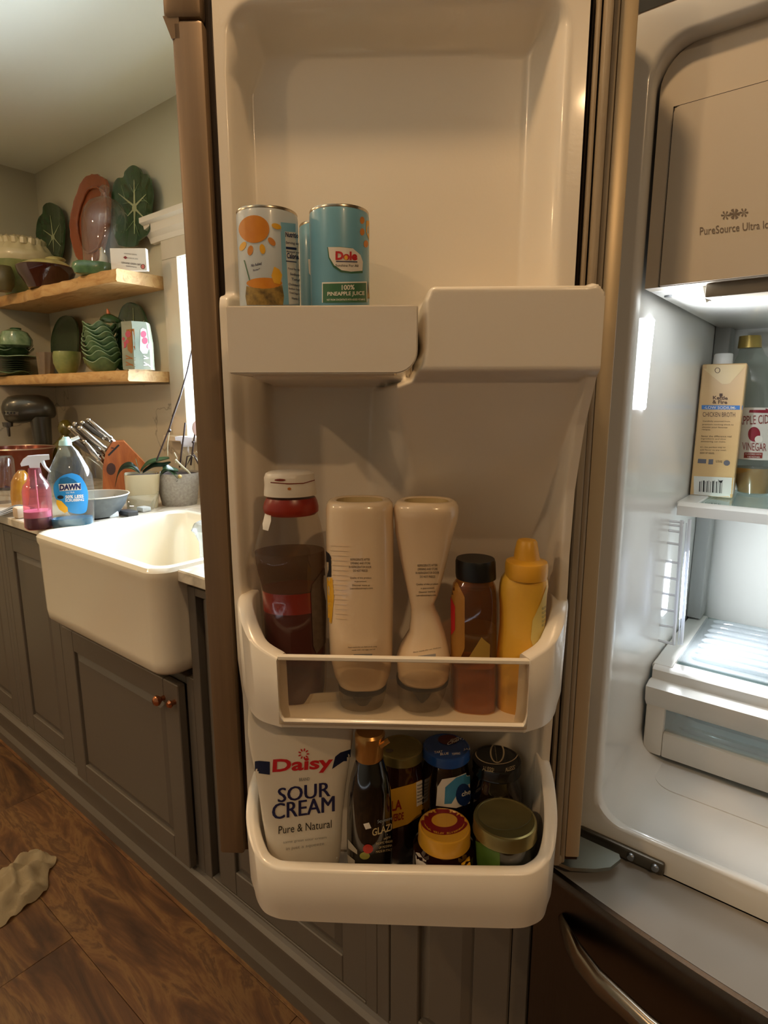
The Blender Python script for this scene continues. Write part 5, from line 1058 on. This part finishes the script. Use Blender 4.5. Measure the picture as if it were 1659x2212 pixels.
# six sided vase
t, P0 = sput('flowered_vase', 'six sided iridescent vase with pink roses at the right end of the lower shelf', 'vase', 299, 1.20, S2)
R = sil(P0, [(800, 268, 334), (790, 267, 333), (740, 265, 330), (705, 264, 324), (697, 263, 322)]); R[0] = (0.0,) + R[0][1:]
vm = BM(); LL = []
for z, cx, cy, rx, ry in R: LL.append([vm.verts.new((cx + rx * math.cos(a), ry * math.sin(a), z)) for a in [math.radians(15 + 60 * k) for k in range(6)]])
for a, b in zip(LL, LL[1:]):
    for i in range(6): vm.faces.new((a[i], a[(i + 1) % 6], b[(i + 1) % 6], b[i]))
vm.faces.new(LL[0][::-1]); vm.faces.new(LL[-1]); vs_ = obj('vase', vm, M('iridescent_glaze', '#68796a', 0.22, metal=0.35, coat=0.6, noise=(14, 0.7, '#a5a08a')), t, False)
COP = M('copper_glaze', '#a3693c', 0.25, metal=0.5); PNK = M('rose_pink', '#b8485a', 0.4); SILV = M('pearl_glaze', '#b8b2a8', 0.2, metal=0.3)
patch(vs_, [ [(273, 712), (290, 710), (292, 755), (284, 764), (276, 756)] ], COP, 'front_panel', 0.0006); patch(vs_, [[(303, 712), (308, 708), (316, 712), (322, 752), (318, 764), (308, 764), (302, 756)]], SILV, 'front_panel', 0.0006)
for x, y, r in ((277, 722, 6), (275, 738, 4), (268, 745, 6), (310, 722, 6), (313, 736, 6), (322, 748, 5), (267, 732, 3)): patch(vs_, [ell(x, y, r, r * 1.2, 12)], PNK, 'rose', 0.0010)
for k in range(4):
    for s_ in (0, 1): patch(vs_, [streak(272 + 38 * s_, 768 + k * 7, 292 + 34 * s_, 778 + k * 7 - 12 * (k % 2), 1.2, 1.2)], COP if s_ == 0 else SILV, 'lattice', 0.0007)

# ================================================================== THINGS ON THE COUNTER
ZK = 0.9205
def kput(name, label, cat, px, py, group=None): P = base(px, py, ZK); return put(name, label, cat, P, group), P
# stand mixer (side on)
MXM = M('mixer_grey_metal', '#4d4a40', 0.28, metal=0.55, coat=0.4); p = PY(60, 900, 1.13)
t = put('stand_mixer', 'dark grey stand mixer in the corner under the shelves', 'mixer', (p.x, 1.13, ZK)); P0 = (p.x, 1.13, ZK)
def lx(px, py):   # local lateral / height at the thing's distance
    n = Vector((P0[0], P0[1], 0)); d = n.length; n /= d; r = ray(px, py); tt = d / (r.x * n.x + r.y * n.y); q = EYE + r * tt
    return (q - Vector(P0)).dot(Vector((n.y, -n.x, 0))), q.z - P0[2]
hd = []
for px, y0_, y1_, w in ((2, 878, 892, 0.02), (6, 866, 908, 0.04), (16, 857, 914, 0.052), (35, 853, 915, 0.058), (60, 852, 912, 0.058), (85, 853, 908, 0.055), (104, 858, 905, 0.05), (114, 868, 902, 0.04), (120, 880, 896, 0.02)):
    x, zt = lx(px, y0_); _, zb = lx(px, y1_); hd.append((x, 0, (zt + zb) / 2, w, (zt - zb) / 2))
head = obj('motor_head', loft(hd, 28, 2.5, axis='x'), MXM, t)
cx_, cz0 = lx(96, 985); _, cz1 = lx(96, 900)
obj('column', loft([(0.0, cx_, 0, 0.075, 0.06), (0.03, cx_, 0, 0.06, 0.05), (cz0, cx_, 0, 0.035, 0.045), (cz1, cx_, 0, 0.045, 0.05)], 28, 2.6), MXM, t)
bx, _ = lx(30, 960); obj('foot', loft([(0, (cx_ + bx) / 2, 0, 0.16, 0.09), (0.02, (cx_ + bx) / 2, 0, 0.155, 0.085), (0.026, (cx_ + bx) / 2, 0, 0.14, 0.075)], 36, 3), MXM, t)
sx_, sz0 = lx(20, 943); _, sz1 = lx(20, 914); obj('beater_shaft', lathe([(0.004, sz0), (0.006, sz0 + 0.006), (0.007, sz1 - 0.02), (0.02, sz1 - 0.015), (0.022, sz1 + 0.004)], 20, cx=sx_), M('shaft_steel', '#77726a', 0.3, metal=1), t)
patch(head, [[(4, 887), (40, 889), (40, 898), (4, 896)]], M('mixer_band', '#8e8878', 0.25, metal=0.9), 'trim_band', 0.0006)
for i in range(4): patch(head, [ell(10 + i * 7, 892, 2.2, 2.6, 8)], INKK, 'raised_letter', 0.0009)
hx, hz_ = lx(1, 885); o = obj('hub_cap', lathe([(0.02, 0), (0.02, 0.006), (0.016, 0.012), (0.002, 0.013)], 24), M('hub_chrome', '#b9b5ac', 0.15, metal=1), t, mat4=Matrix.Translation((hx + 0.02, 0, hz_)) @ Matrix.Rotation(-PI / 2, 4, 'Y'))
# copper bowls in front of the mixer
COPR = M('copper_bowl_metal', '#6e3018', 0.28, metal=0.55, coat=0.3)
t, P0b = (lambda P: (put('copper_bowl', 'wide copper coloured mixing bowl in front of the mixer', 'bowl', P), P))(tuple(PY(38, 985, 0.98)[:2]) + (ZK,))
for yb_, yt_, w in ((1075, 968, 66),):
    R = sil(P0b, [(1062, 2, 74), (1045, -18, 92), (1010, -26, 102), (985, -30, 106), (972, -32, 108), (967, -34, 110)]); R[0] = (0.0,) + R[0][1:]
    obj('bowl', loft(R, 44, cap=(True, False)), COPR, t); obj('rim', tube([(R[-1][1] + R[-1][3] * math.cos(a), R[-1][4] * math.sin(a), R[-1][0]) for a in [2 * PI * k / 44 for k in range(45)]], 0.003, 6), M('pale_rim_metal', '#b59a86', 0.3, metal=0.6), t)
    obj('hollow', loft([(R[-1][0], R[-1][1], 0, R[-1][3] * .96, R[-1][4] * .96), (R[2][0], R[2][1], 0, R[2][3] * .93, R[2][4] * .93), (R[0][0] + 0.01, R[0][1], 0, R[0][3] * .8, R[0][4] * .8)], 44, cap=(False, True)), COPR, t)
# olive glass jug with bird stopper
t, P0 = (lambda P: (put('olive_glass_jug', 'olive green glass jug with a bulbous stopper behind the dish soap', 'jug', P), P))(tuple(PY(140, 985, 1.18)[:2]) + (ZK,))
R = sil(P0, [(1040, 116, 166), (1010, 108, 172), (985, 106, 174), (965, 112, 168), (952, 124, 156), (945, 130, 150), (940, 132, 148)]); R[0] = (0.0,) + R[0][1:]
obj('jug', loft(R, 36), M('olive_glass', '#6e6424', 0.12, coat=0.7, trans=0.35), t); R = sil(P0, [(940, 133, 147), (932, 128, 154), (922, 126, 158), (912, 130, 152), (907, 136, 146)]); obj('stopper', loft(R, 28), _M['olive_glass'], t)
# knife block
t, P0 = kput('knife_block', 'orange brown wooden knife block filled with steel handled knives', 'knife block', 262, 1080)
def L2(px, py, P0=None): 
    P0 = P0 or KB; n = Vector((P0[0], P0[1], 0)); d = n.length; n /= d; r = ray(px, py); tt = d / (r.x * n.x + r.y * n.y); q = EYE + r * tt
    return (q - Vector(P0)).dot(Vector((n.y, -n.x, 0))), q.z - P0[2]
KB = P0
blk = [L2(*q) for q in ((222, 1078), (222, 1010), (228, 978), (243, 955), (268, 954), (318, 1005), (314, 1078))]; blk = [(x, max(z, 0.0)) for x, z in blk]
kb_ = obj('wooden_block', add_prism(BM(), blk, 0.0, 0.11, 'y'), wood('block_wood', [(0.3, '#7a3c18'), (0.5, '#9c5426'), (0.7, '#b56a33')], (14, 14, 3), 0.4, 0.6), t, False)
patch(kb_, [streak(234, 984, 257, 961, 2, 2)], INKK, 'knife_slot', 0.0006); patch(kb_, [streak(228, 966, 246, 968, 1, 1)], INKK, 'knife_slot', 0.0006); patch(kb_, [ell(240, 1013, 10, 13, 16)], M('finger_hole', '#3a1c0e', 0.6), 'finger_hole', 0.0006)
KST = M('knife_steel', '#b3aa9c', 0.25, metal=1.0); KDK = M('knife_handle_dark', '#4a4238', 0.35, metal=0.4)
kn = [((240, 950), (190, 908), 0.02), ((226, 948), (177, 914), 0.02), ((228, 972), (172, 925), -0.004), ((214, 975), (160, 917), 0.03), ((220, 985), (150, 925), 0.01), ((212, 988), (156, 950), -0.004), ((216, 995), (182, 955), -0.008)]
for i, (a, b_, dy) in enumerate(kn):
    xa, za = L2(*a); xb, zb = L2(*b_); m_ = lambda s, e=0.0: (xa + (xb - xa) * s, 0.03 + dy, za + (zb - za) * s + e)
    k_ = thing('kitchen_knife', ['steel handled knife nearest the top of the knife block', 'second steel knife from the top of the block', 'long knife handle in the middle of the block', 'knife handle behind, level with the jug stopper', 'knife handle reaching furthest left from the block', 'lower knife handle just above the dish soap', 'lowest knife handle in the wooden block'][i], 'knife', P0, facing(P0), 'knives in the block')
    obj('handle', tube([m_(-0.0), m_(.15), m_(.5, -0.002), m_(.85), m_(1.0)], 0.0105, 10, taper=[.8, .9, 1.1, .95, .7]), KDK if i % 2 else KST, k_)
    obj('butt_cap', sphere(m_(1.0), 0.0095, sub=2), KST, k_); obj('bolster', tube([m_(0.0), m_(.09)], 0.012, 10), KST, k_)
    obj('blade', tube([m_(-0.02), m_(-0.35)], 0.006, 4, taper=[1, .5]), KST, k_)
# dish soap
t, P0 = kput('dish_soap_bottle', 'clear dish soap bottle with a blue oval label beside the sink', 'bottle', 157, 1137)
R = sil(P0, [(1139, 120, 196), (1132, 116, 199), (1100, 111, 200), (1060, 107, 199), (1030, 108, 195), (1010, 112, 187), (990, 120, 176), (975, 126, 167), (962, 129, 155)], 0.6); R[0] = (0.0,) + R[0][1:]
db = obj('bottle', loft(R, 40, 2.2), GLASS('soap_bottle', '#f2f4ee', 0.97, 0.04, 1.8), t)
Q = [(z + 0.001, x, y, rx * .96, ry * .96) for z, x, y, rx, ry in R if z < 0.025]; Q += [(0.027, Q[-1][1], 0, Q[-1][3], Q[-1][4])]
obj('blue_soap', loft(Q, 36, 2.2), M('blue_soap', '#135c82', 0.2, coat=0.4), t)
R = sil(P0, [(962, 128, 154), (952, 129, 153), (948, 134, 150), (944, 136, 148)]); obj('cap', loft(R, 24), M('mint_cap', '#a9cfc9', 0.35), t)
a1 = L2(152, 952, P0); a2 = L2(171, 944, P0); obj('flip_lid', tube([(a1[0], 0, a1[1]), (a2[0], 0, a2[1])], 0.005, 8), M('clear_lid', '#d5d8d4', 0.25), t)
patch(db, [dense([(155, 1022), (172, 1028), (184, 1045), (190, 1065), (189, 1090), (185, 1106), (170, 1110), (150, 1106), (130, 1090), (118, 1070), (116, 1050), (124, 1036), (138, 1026)], 3)], M('soap_label_blue', '#2a86c4', 0.35), 'label', 0.0008)
patch(db, [[(126, 1047), (130, 1034), (145, 1030), (160, 1036), (170, 1045)]], M('soap_label_teal', '#1e5f86', 0.35), 'label_crest', 0.0012)
patch(db, [[(127, 1046), (174, 1043), (175, 1058), (129, 1061)]], WHP, 'white_plate', 0.0014); text(db, 'DAWN', (129, 1060), (174, 1057), 13, NAVY, 0.06, off=0.002)
text(db, 'ULTRA', (143, 1066), (161, 1065), 3.5, WHP, 0.0, off=0.0016); text(db, '50% LESS', (141, 1077), (180, 1075), 7, WHP, 0.03, off=0.0016); text(db, 'SCRUBBING', (141, 1084), (181, 1082), 6, WHP, 0.02, off=0.0016)
patch(db, [[(123, 1079), (133, 1082), (146, 1096), (147, 1104), (140, 1108), (128, 1100), (122, 1088)]], YEL, 'bottle_picture', 0.0016); patch(db, [ell(131, 1074, 7, 4, 12)], INKK, 'picture_cap', 0.0018)
# spray bottle
t, P0 = kput('spray_bottle', 'pink and purple spray bottle with a white trigger, left of the dish soap', 'bottle', 84, 1141)
R = sil(P0, [(1142, 62, 108), (1136, 57, 111), (1090, 54, 109), (1060, 51, 107), (1048, 53, 104), (1038, 60, 98), (1028, 62, 90), (1020, 62, 88), (1010, 62, 86)]); R[0] = (0.0,) + R[0][1:]
obj('bottle', loft(R, 36, 2.4), GLASS('pink_bottle', '#f3b3be', 0.90, 0.05, 1.6), t)
Q = [(z + 0.001, x, y, rx * .95, ry * .95) for z, x, y, rx, ry in R if z < 0.03]; obj('purple_soap', loft(Q + [(0.034, Q[-1][1], 0, Q[-1][3], Q[-1][4])], 32, 2.4), M('purple_liquid', '#2c1448', 0.2, coat=0.5), t)
obj('foam', loft([(0.0345, Q[-1][1], 0, Q[-1][3], Q[-1][4]), (0.052, Q[-1][1], 0, Q[-1][3], Q[-1][4])], 32, 2.4), M('lilac_foam', '#c9b9d2', 0.7), t)
WT = M('white_trigger', '#dcd6d6', 0.3, trans=0.2)
hp = [L2(*q, P0=P0) for q in ((64, 1010), (62, 1004), (46, 1007), (44, 1002), (50, 992), (60, 985), (80, 983), (106, 982), (107, 992), (92, 994), (86, 1000), (86, 1010))]
obj('spray_head', add_prism(BM(), hp, -0.012, 0.012, 'y'), WT, t, False); g1, g2, g3 = [L2(*q, P0=P0) for q in ((91, 994), (97, 1008), (108, 1020))]
obj('trigger', tube([(g1[0], 0, g1[1]), (g2[0], 0, g2[1]), (g3[0], 0, g3[1])], 0.004, 8, taper=[1.3, 1, .8]), WT, t)
d0, d1 = L2(75, 1015, P0), L2(84, 1110, P0); obj('dip_tube', tube([(d0[0], 0, d0[1]), (d1[0], 0, d1[1])], 0.002, 6), M('dip_tube', '#e6d8dc', 0.4), t)
# glasses, jug
def glassware(name, label, cat, px, py, rows, mat=None):
    t, P0 = kput(name, label, cat, px, py); R = sil(P0, rows); R[0] = (0.0,) + R[0][1:]
    obj('glass', loft(R, 32, cap=(True, True)), mat or CGL, t); obj('rim', tube([(R[-1][1] + R[-1][3] * math.cos(a), R[-1][4] * math.sin(a), R[-1][0]) for a in [2 * PI * k / 32 for k in range(33)]], 0.0016, 6), CGL, t); return t
glassware('glass_tumbler', 'upturned clear glass tumbler at the far left of the counter', 'glass', 8, 1085, [(1086, -18, 34), (1060, -18, 33), (1010, -14, 29), (992, -12, 27), (986, -8, 23)])
glassware('glass_tumbler', 'clear drinking glass standing before the knife block', 'glass', 208, 1062, [(1062, 182, 236), (1050, 182, 236), (1010, 183, 230), (985, 184, 227)])
glassware('amber_jar', 'amber yellow faceted glass jar behind the spray bottle', 'jar', 42, 1092, [(1092, 28, 60), (1070, 25, 62), (1040, 26, 62), (1025, 32, 60), (1016, 40, 52)], M('amber_glass', '#b5822c', 0.15, coat=0.6, noise=(20, 0.7, '#8f5a18')))
t, P0 = kput('glass_board', 'clear round glass pot lid lying against the knife block', 'lid', 205, 1060)
ga = [L2(*q, P0=P0) for q in ((166, 986), (190, 990), (215, 1008), (235, 1035), (242, 1050))]; obj('steel_rim', tube([(x, 0.045, z) for x, z in ga], 0.0025, 6), KST, t)
# grey pan
t, P0 = kput('frying_pan', 'grey frying pan with a pale rim beside the sink', 'pan', 208, 1115)
PANM = M('pan_grey', '#54595a', 0.45, noise=(60, 0.6, '#646a6a')); R = sil(P0, [(1122, 170, 240), (1112, 160, 252), (1090, 148, 266), (1076, 140, 270), (1068, 138, 273)]); R[0] = (0.0,) + R[0][1:]
obj('pan', loft(R, 44, cap=(True, False)), PANM, t); obj('pan_inside', loft([(R[-1][0], R[-1][1], 0, R[-1][3] * .97, R[-1][4] * .97), (0.008, R[0][1], 0, R[0][3] * .9, R[0][4] * .9)], 44, cap=(False, True)), M('pan_inside', '#8a8980', 0.45), t)
obj('rim', tube([(R[-1][1] + R[-1][3] * math.cos(a), R[-1][4] * math.sin(a), R[-1][0]) for a in [2 * PI * k / 44 for k in range(45)]], 0.002, 6), M('pan_rim', '#c9c2b2', 0.35), t)
# glass food container
t, P0 = kput('glass_container', 'small clear glass food container at the back corner of the sink', 'container', 296, 1104)
R = sil(P0, [(1108, 268, 322), (1100, 262, 330), (1080, 256, 336), (1068, 252, 340)], 0.6); R[0] = (0.0,) + R[0][1:]
obj('container', loft(R, 36, 5, cap=(True, False)), CGL, t); obj('rim', loft([(R[-1][0], R[-1][1], 0, R[-1][3], R[-1][4]), (R[-1][0] + 0.002, R[-1][1], 0, R[-1][3] * 1.04, R[-1][4] * 1.04), (R[-1][0] + 0.003, R[-1][1], 0, R[-1][3] * .98, R[-1][4] * .98)], 36, 5, cap=(False, False)), CGL, t)
# little odds by the sink rim
def brick(name, label, cat, px, py, w, d, h, mat, rz=0.0):
    P = base(px, py, ZK); t = thing(name, label, cat, P, rz); return tag(obj(name, box((P[0] - w / 2, P[1] - d / 2, ZK), (P[0] + w / 2, P[1] + d / 2, ZK + h), min(h, w) * 0.2, 2), mat, None), label, cat) if not bpy.data.objects.remove(t) else None
brick('white_sponge', 'white sponge lying on the counter at the sink edge', 'sponge', 240, 1116, 0.045, 0.03, 0.018, M('sponge_white', '#cfd3d2', 0.8, bump=(200, 0.5)))
brick('scrub_brush', 'dark grey soap tray between the two white sponges', 'tray', 278, 1113, 0.06, 0.035, 0.016, M('tray_dark', '#3f3e3d', 0.4))
brick('folded_cloth', 'small folded white cloth beside the dark tray', 'cloth', 311, 1104, 0.04, 0.03, 0.015, M('cloth_white', '#d9dad9', 0.9))
brick('beige_block', 'small beige wedge on the counter left of the spray bottle', 'block', 48, 1118, 0.04, 0.04, 0.035, M('beige_soap', '#c9b296', 0.6))
t, P0 = kput('striped_towel', 'black and white striped towel folded at the counter left end', 'towel', 18, 1112)
tw = BM(); n = 26; A = []
for i in range(n + 1):
    x = -0.09 + 0.17 * i / n; A.append([tw.verts.new((x, y, 0.012 + 0.006 * math.sin(x * 60) + 0.004 * math.sin(y * 90 + x * 30))) for y in (-0.05, -0.02, 0.01, 0.04, 0.07)] )
for a, b in zip(A, A[1:]):
    for k in range(4): tw.faces.new((a[k], a[k + 1], b[k + 1], b[k]))
bmesh.ops.solidify(tw, geom=list(tw.faces), thickness=0.010); twm, nt, bb = nodes_of('striped_cloth'); tc = nt.nodes.new('ShaderNodeTexCoord'); wv_ = nt.nodes.new('ShaderNodeTexWave'); wv_.inputs['Scale'].default_value = 22; wv_.bands_direction = 'Y'
r_ = ramp(nt, [(0.45, '#d9d2c4'), (0.55, '#33302c')]); nt.links.new(tc.outputs['Object'], wv_.inputs[0]); nt.links.new(wv_.outputs['Fac'], r_.inputs[0]); nt.links.new(r_.outputs[0], bb.inputs['Base Color']); bb.inputs['Roughness'].default_value = 0.9
obj('towel', tw, twm, t, mat4=Matrix.Translation((0, 0, -0.001)))
t, P0 = kput('chopstick', 'dark purple stick poking out from behind the spray bottle', 'utensil', 30, 1085)
c0, c1 = L2(10, 1051, P0), L2(52, 1062, P0); obj('stick', tube([(c0[0], 0, c0[1]), (c1[0], 0, c1[1])], 0.004, 8), M('purple_stick', '#2b1a33', 0.3), t)
# white paper towel post
t, P0 = kput('towel_post', 'white wooden paper towel post with a ball top, right of the knife block', 'paper towel holder', 334, 1035)
R = sil(P0, [(1040, 322, 348), (1036, 322, 348), (1034, 327, 342), (990, 326, 341), (930, 324, 339), (914, 324, 338), (911, 326, 336), (908, 325, 337), (903, 322, 337), (899, 323, 336), (896, 327, 333)]); R[0] = (0.0,) + R[0][1:]
obj('post', loft(R, 24), M('white_wood_post', '#dcdad6', 0.5), t)
# orchids
LEAF = M('orchid_leaf', '#3c5636', 0.3, coat=0.3, noise=(8, 0.7, '#55704a')); LEAFD = M('orchid_leaf_dark', '#20301e', 0.35); STEM = M('dark_stem', '#2a1714', 0.5); ROOT = M('pale_root', '#a79a78', 0.6)
def leaf(parent, P0, pts, w, mat, dy=0.0):
    q = [L2(x, y, P0) for x, y in pts]; q = smoothpath([(x, dy, z) for x, z in q], 5); n = len(q); bm = BM(); A = []
    for i, (x, y, z) in enumerate(q):
        s = i / (n - 1); ww = w * math.sin(PI * min(1, 0.12 + s * 0.85)) ** 0.7; A.append([bm.verts.new((x, y - ww, z + 0.002)), bm.verts.new((x, y, z - ww * 0.25)), bm.verts.new((x, y + ww, z + 0.002 + ww * 0.4))])
    for a, b in zip(A, A[1:]):
        for k in range(2): bm.faces.new((a[k], a[k + 1], b[k + 1], b[k]))
    bmesh.ops.solidify(bm, geom=list(bm.faces), thickness=0.002); return obj('leaf', bm, mat, parent, ang=80)
t, P0 = kput('potted_orchid', 'orchid in a cream square pot with drooping dark leaves', 'plant', 308, 1095)
R = sil(P0, [(1108, 278, 340), (1080, 276, 340), (1022, 271, 343)], 0.9); R[0] = (0.0,) + R[0][1:]
obj('pot', loft(R, 36, 5, cap=(True, False)), M('cream_pot', '#c9b892', 0.5), t); obj('soil', loft([(R[-1][0] - 0.012, R[-1][1], 0, R[-1][3] * .94, R[-1][4] * .94), (R[-1][0] - 0.008, R[-1][1], 0, R[-1][3] * .9, R[-1][4] * .9)], 36, 5), M('bark_soil', '#2b1a10', 0.9, bump=(80, 1)), t)
for pts, w, m_, dy in (([(302, 1020), (285, 1005), (268, 1008), (256, 1022), (249, 1050)], 0.022, LEAFD, -0.02), ([(304, 1018), (320, 1002), (345, 994), (366, 990)], 0.02, LEAF, 0.0), ([(300, 1018), (295, 1000), (293, 994)], 0.014, LEAF, 0.01), ([(308, 1020), (330, 1006), (352, 1004), (368, 998)], 0.018, LEAFD, -0.02), ([(300, 1022), (282, 1012), (262, 1014)], 0.018, LEAF, 0.03)): leaf(t, P0, pts, w, m_, dy)
def stalk(t, P0, pts, r, dy=0.0, mat=STEM): return obj('stem', tube([(x, dy, z) for x, z in [L2(*q, P0=P0) for q in pts]], r, 7), mat, t)
stalk(t, P0, [(338, 995), (352, 960), (366, 925), (372, 905), (388, 860), (405, 800), (419, 735)], 0.0028); stalk(t, P0, [(372, 900), (390, 850), (408, 790)], 0.0016, 0.006); obj('support_clip', sphere((lambda q: (q[0], 0, q[1]))(L2(366, 930, P0)), 0.006, sub=2), STEM, t)
stalk(t, P0, [(366, 930), (362, 960), (362, 985)], 0.0018, 0.004, ROOT)
t, P0 = kput('potted_orchid', 'orchid in a grey speckled pot by the window, stems bare', 'plant', 388, 1088)
R = sil(P0, [(1097, 358, 418), (1090, 353, 424), (1060, 346, 427), (1038, 343, 428), (1034, 341, 429), (1020, 341, 429)]); R[0] = (0.0,) + R[0][1:]
obj('pot', loft(R, 40, cap=(True, False)), M('speckled_pot', '#8f867a', 0.6, noise=(120, 0.5, '#b0a89c')), t); obj('soil', loft([(R[-1][0] - 0.010, R[-1][1], 0, R[-1][3] * .94, R[-1][4] * .94), (R[-1][0] - 0.006, R[-1][1], 0, R[-1][3] * .9, R[-1][4] * .9)], 36), _M['bark_soil'], t)
leaf(t, P0, [(352, 1010), (360, 1008), (372, 1016), (384, 1030), (378, 1038)], 0.028, LEAF, -0.06); leaf(t, P0, [(385, 1015), (365, 1012), (350, 1020), (345, 1030)], 0.02, LEAF, -0.04)
stalk(t, P0, [(388, 1010), (392, 975), (397, 940), (400, 913)], 0.003); stalk(t, P0, [(412, 1005), (417, 965), (422, 930), (428, 890)], 0.003); obj('support_clip', sphere((lambda q: (q[0], 0, q[1]))(L2(417, 955, P0)), 0.005, sub=2), STEM, t)
stalk(t, P0, [(378, 990), (390, 1002), (405, 1015), (411, 1022)], 0.004, -0.05, ROOT); stalk(t, P0, [(376, 976), (382, 988), (378, 998)], 0.0022, -0.03, ROOT)
for a in (0, 1, 2, 3): stalk(t, P0, [(400, 1010), (404 + a * 7, 985 - a * 3), (418 + a * 6, 982 + a * 8), (430 + a * 3, 1005 + a * 3)], 0.0025, -0.02 + 0.015 * a, STEM if a % 2 == 0 else ROOT)
fq = L2(428, 925, P0); obj('petal', sphere((fq[0], -0.01, fq[1]), 0.026, sub=3, scale=(0.8, 0.15, 1.1)), M('pink_petal', '#d8b8b4', 0.5), t); obj('bud', sphere((lambda q: (q[0], -0.07, q[1]))(L2(388, 1024, P0)), 0.007, sub=2), M('yellow_bud', '#c9ae6a', 0.5), t)
# clear spray bottle at the window
t, P0 = (lambda P: (put('glass_mister', 'clear spray bottle with a white head behind the speckled pot', 'bottle', P), P))(tuple(PY(402, 970, 1.26)[:2]) + (ZK,))
R = sil(P0, [(1035, 386, 420), (985, 386, 420), (972, 392, 414), (962, 394, 412)]); R[0] = (0.0,) + R[0][1:]
obj('bottle', loft(R, 28), CGL, t); hp = [L2(*q, P0=P0) for q in ((393, 965), (390, 952), (379, 951), (378, 944), (392, 942), (416, 945), (416, 965))]; obj('spray_head', add_prism(BM(), hp, -0.01, 0.01, 'y'), WT, t, False)
# ribbed clear cup at the sink
t, P0 = (lambda P: (put('clear_ribbed_cup', 'clear ribbed plastic cup standing in the sink corner, half hidden by the fridge door', 'cup', P), P))((lambda p: (p.x, p.y, 0.698))(PY(441, 1180, 0.86)))
R = sil(P0, [(1330, 420, 462), (1200, 432, 452), (1170, 430, 454), (1150, 420, 466), (1144, 414, 470), (1130, 420, 466), (1125, 430, 456)]); R[0] = (0.0,) + R[0][1:]
obj('cup', loft(R, 32, wob=lambda i, a: 1 + 0.03 * math.sin(16 * a)), GLASS('cup_plastic', '#e6edf2', 0.7, 0.05, 2.0), t)
# rag on the floor
rc = PZ(48, 1930, 0.0); rg_ = BM(); n = 22; G = []
rnd = random.Random(5)
for i in range(n):
    row = []
    for j in range(n):
        u_, v_ = i / (n - 1) * 2 - 1, j / (n - 1) * 2 - 1; rr = max(abs(u_), abs(v_)); k = 1 / max(1e-6, math.hypot(u_, v_)) * rr if rr else 0
        x, y = u_ * k * 0.125, v_ * k * 0.075; edge_ = 1 - min(1, rr)
        z = 0.004 + 0.034 * (edge_ ** 0.5) + 0.010 * math.sin(x * 75 + y * 40) * min(1, edge_ * 3) + 0.008 * math.sin(y * 120 - x * 30) * min(1, edge_ * 3) + 0.005 * math.sin(x * 160 + 2 * math.sin(y * 60))
        row.append(rg_.verts.new((x + 0.008 * math.sin(y * 60), y + 0.010 * math.sin(x * 50), max(0.001, z))))
    G.append(row)
for i in range(n - 1):
    for j in range(n - 1): rg_.faces.new((G[i][j], G[i + 1][j], G[i + 1][j + 1], G[i][j + 1]))
bmesh.ops.solidify(rg_, geom=list(rg_.faces), thickness=-0.003)
rag = obj('floor_rag', rg_, M('linen_rag', '#c9b793', 0.95, bump=(220, 0.5)), None, mat4=None, ang=80); rag.location = (rc.x - 0.03, rc.y, 0.002); rag.rotation_euler = (0, 0, 2.35); tag(rag, 'crumpled beige rag lying on the wooden floor', 'cloth')
